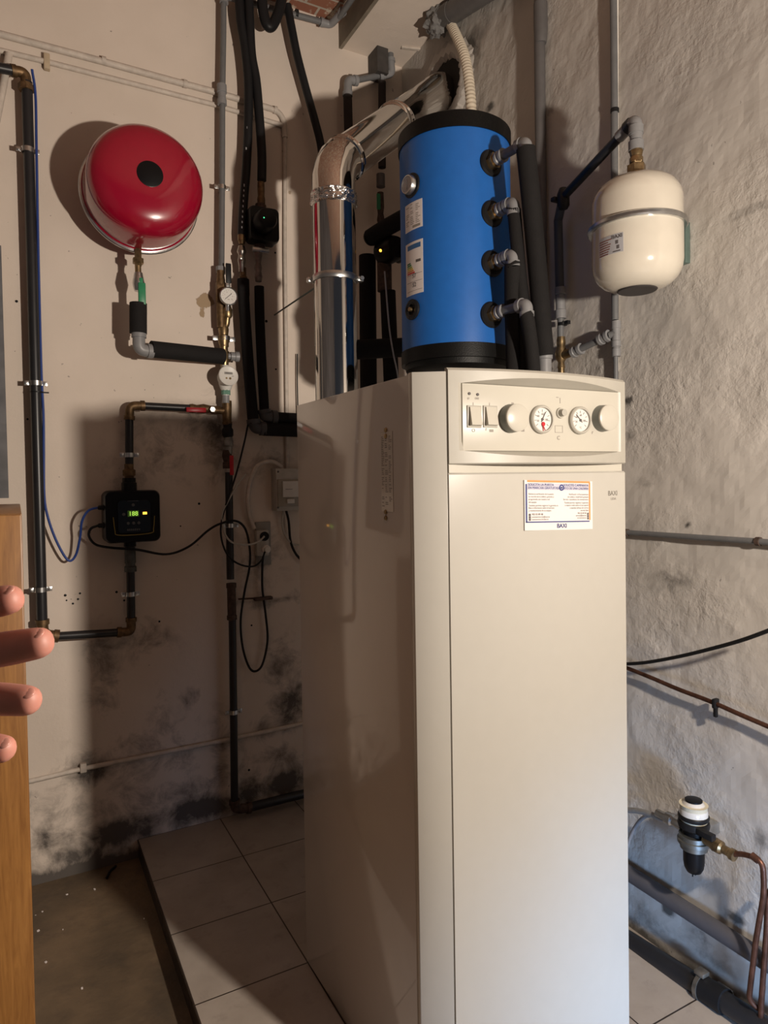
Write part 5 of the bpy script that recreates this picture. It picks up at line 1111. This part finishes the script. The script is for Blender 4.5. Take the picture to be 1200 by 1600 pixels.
bm = new(); p_ = onX(1130, 1548, W-.02); box(bm, p_, (.03, .05, .02), None, .004); ONE('pipe_bracket', bm, steel, 'small rusty bracket on the wall above the drain joint', 'bracket')

# ------------------------------------------------------------------ the hand at the left edge
def at_depth(x, y, d): return EYEP+ray(x, y)*d
hd = T('person', 'blurred bare hand reaching in from the left edge with four fingers spread', 'person', at_depth(-120, 1070, .40))
D0 = .40
sk_v = []; sk_e = []; sk_r = []
def addv(p, r): sk_v.append(p); sk_r.append(r); return len(sk_v)-1
wrist = addv(at_depth(-255, 1085, .44), .030)
palm = addv(at_depth(-190, 1075, .43), .034); sk_e.append((wrist, palm))
elbow = addv(at_depth(-560, 1180, .52), .042); fm = addv(at_depth(-400, 1130, .48), .036); sk_e += [(wrist, fm), (fm, elbow)]
fing = [  # knuckle, joint, joint, tip (pixel x,y, depth)
    [(-150, 980, .42), (-85, 955, .41), (-25, 945, .40), (33, 933, .395)],
    [(-140, 1040, .42), (-60, 1025, .41), (20, 1012, .395), (80, 1001, .39)],
    [(-145, 1095, .42), (-75, 1092, .41), (0, 1092, .40), (62, 1096, .395)],
    [(-155, 1140, .42), (-95, 1155, .41), (-35, 1165, .405), (22, 1173, .40)]]
rad = [[.0135, .0115, .0105, .0090], [.0135, .0118, .0110, .0093], [.0130, .0112, .0103, .0090], [.0120, .0104, .0096, .0082]]
for f, rr in zip(fing, rad):
    prev_ = palm
    for (x, y, d), r_ in zip(f, rr):
        i_ = addv(at_depth(x, y, d), r_); sk_e.append((prev_, i_)); prev_ = i_
thm = [(-210, 1010, .40), (-170, 940, .38), (-130, 900, .37)]
prev_ = wrist
for (x, y, d), r_ in zip(thm, (.017, .013, .010)):
    i_ = addv(at_depth(x, y, d), r_); sk_e.append((prev_, i_)); prev_ = i_
org = ORG[hd.name]
me = bpy.data.meshes.new('hand'); me.from_pydata([v-org for v in sk_v], sk_e, []); ho = bpy.data.objects.new('hand', me); COL.objects.link(ho)
md = ho.modifiers.new('s', 'SKIN'); md.use_smooth_shade = True
for i, r_ in enumerate(sk_r): me.skin_vertices[0].data[i].radius = (r_, r_)
me.skin_vertices[0].data[0].use_root = True
ss = ho.modifiers.new('u', 'SUBSURF'); ss.levels = 2; ss.render_levels = 2
bpy.context.view_layer.update()
me2 = bpy.data.meshes.new_from_object(ho.evaluated_get(bpy.context.evaluated_depsgraph_get())); me2.name = 'hand'
bpy.data.objects.remove(ho); ho = bpy.data.objects.new('hand', me2); COL.objects.link(ho); ho.parent = hd; me2.materials.clear(); me2.materials.append(skinm); ORG[ho.name] = org
for p in me2.polygons: p.use_smooth = True
for f, rr in zip(fing, rad):
    a = at_depth(*f[2]); b_ = at_depth(*f[3]); d = (b_-a).normalized(); upv = (UP-FW*.6); upv = (upv-d*upv.dot(d)).normalized(); sd = d.cross(upv)
    bm = new(); bmesh.ops.create_icosphere(bm, subdivisions=3, radius=1.0)
    r_ = rr[3]
    for v in bm.verts: v.co = b_-d*(r_*.75)+upv*(r_*.66)+d*v.co.x*r_*.60+sd*v.co.y*r_*.50+upv*v.co.z*r_*.20
    o = P('fingernail', bm, nailm, ho)
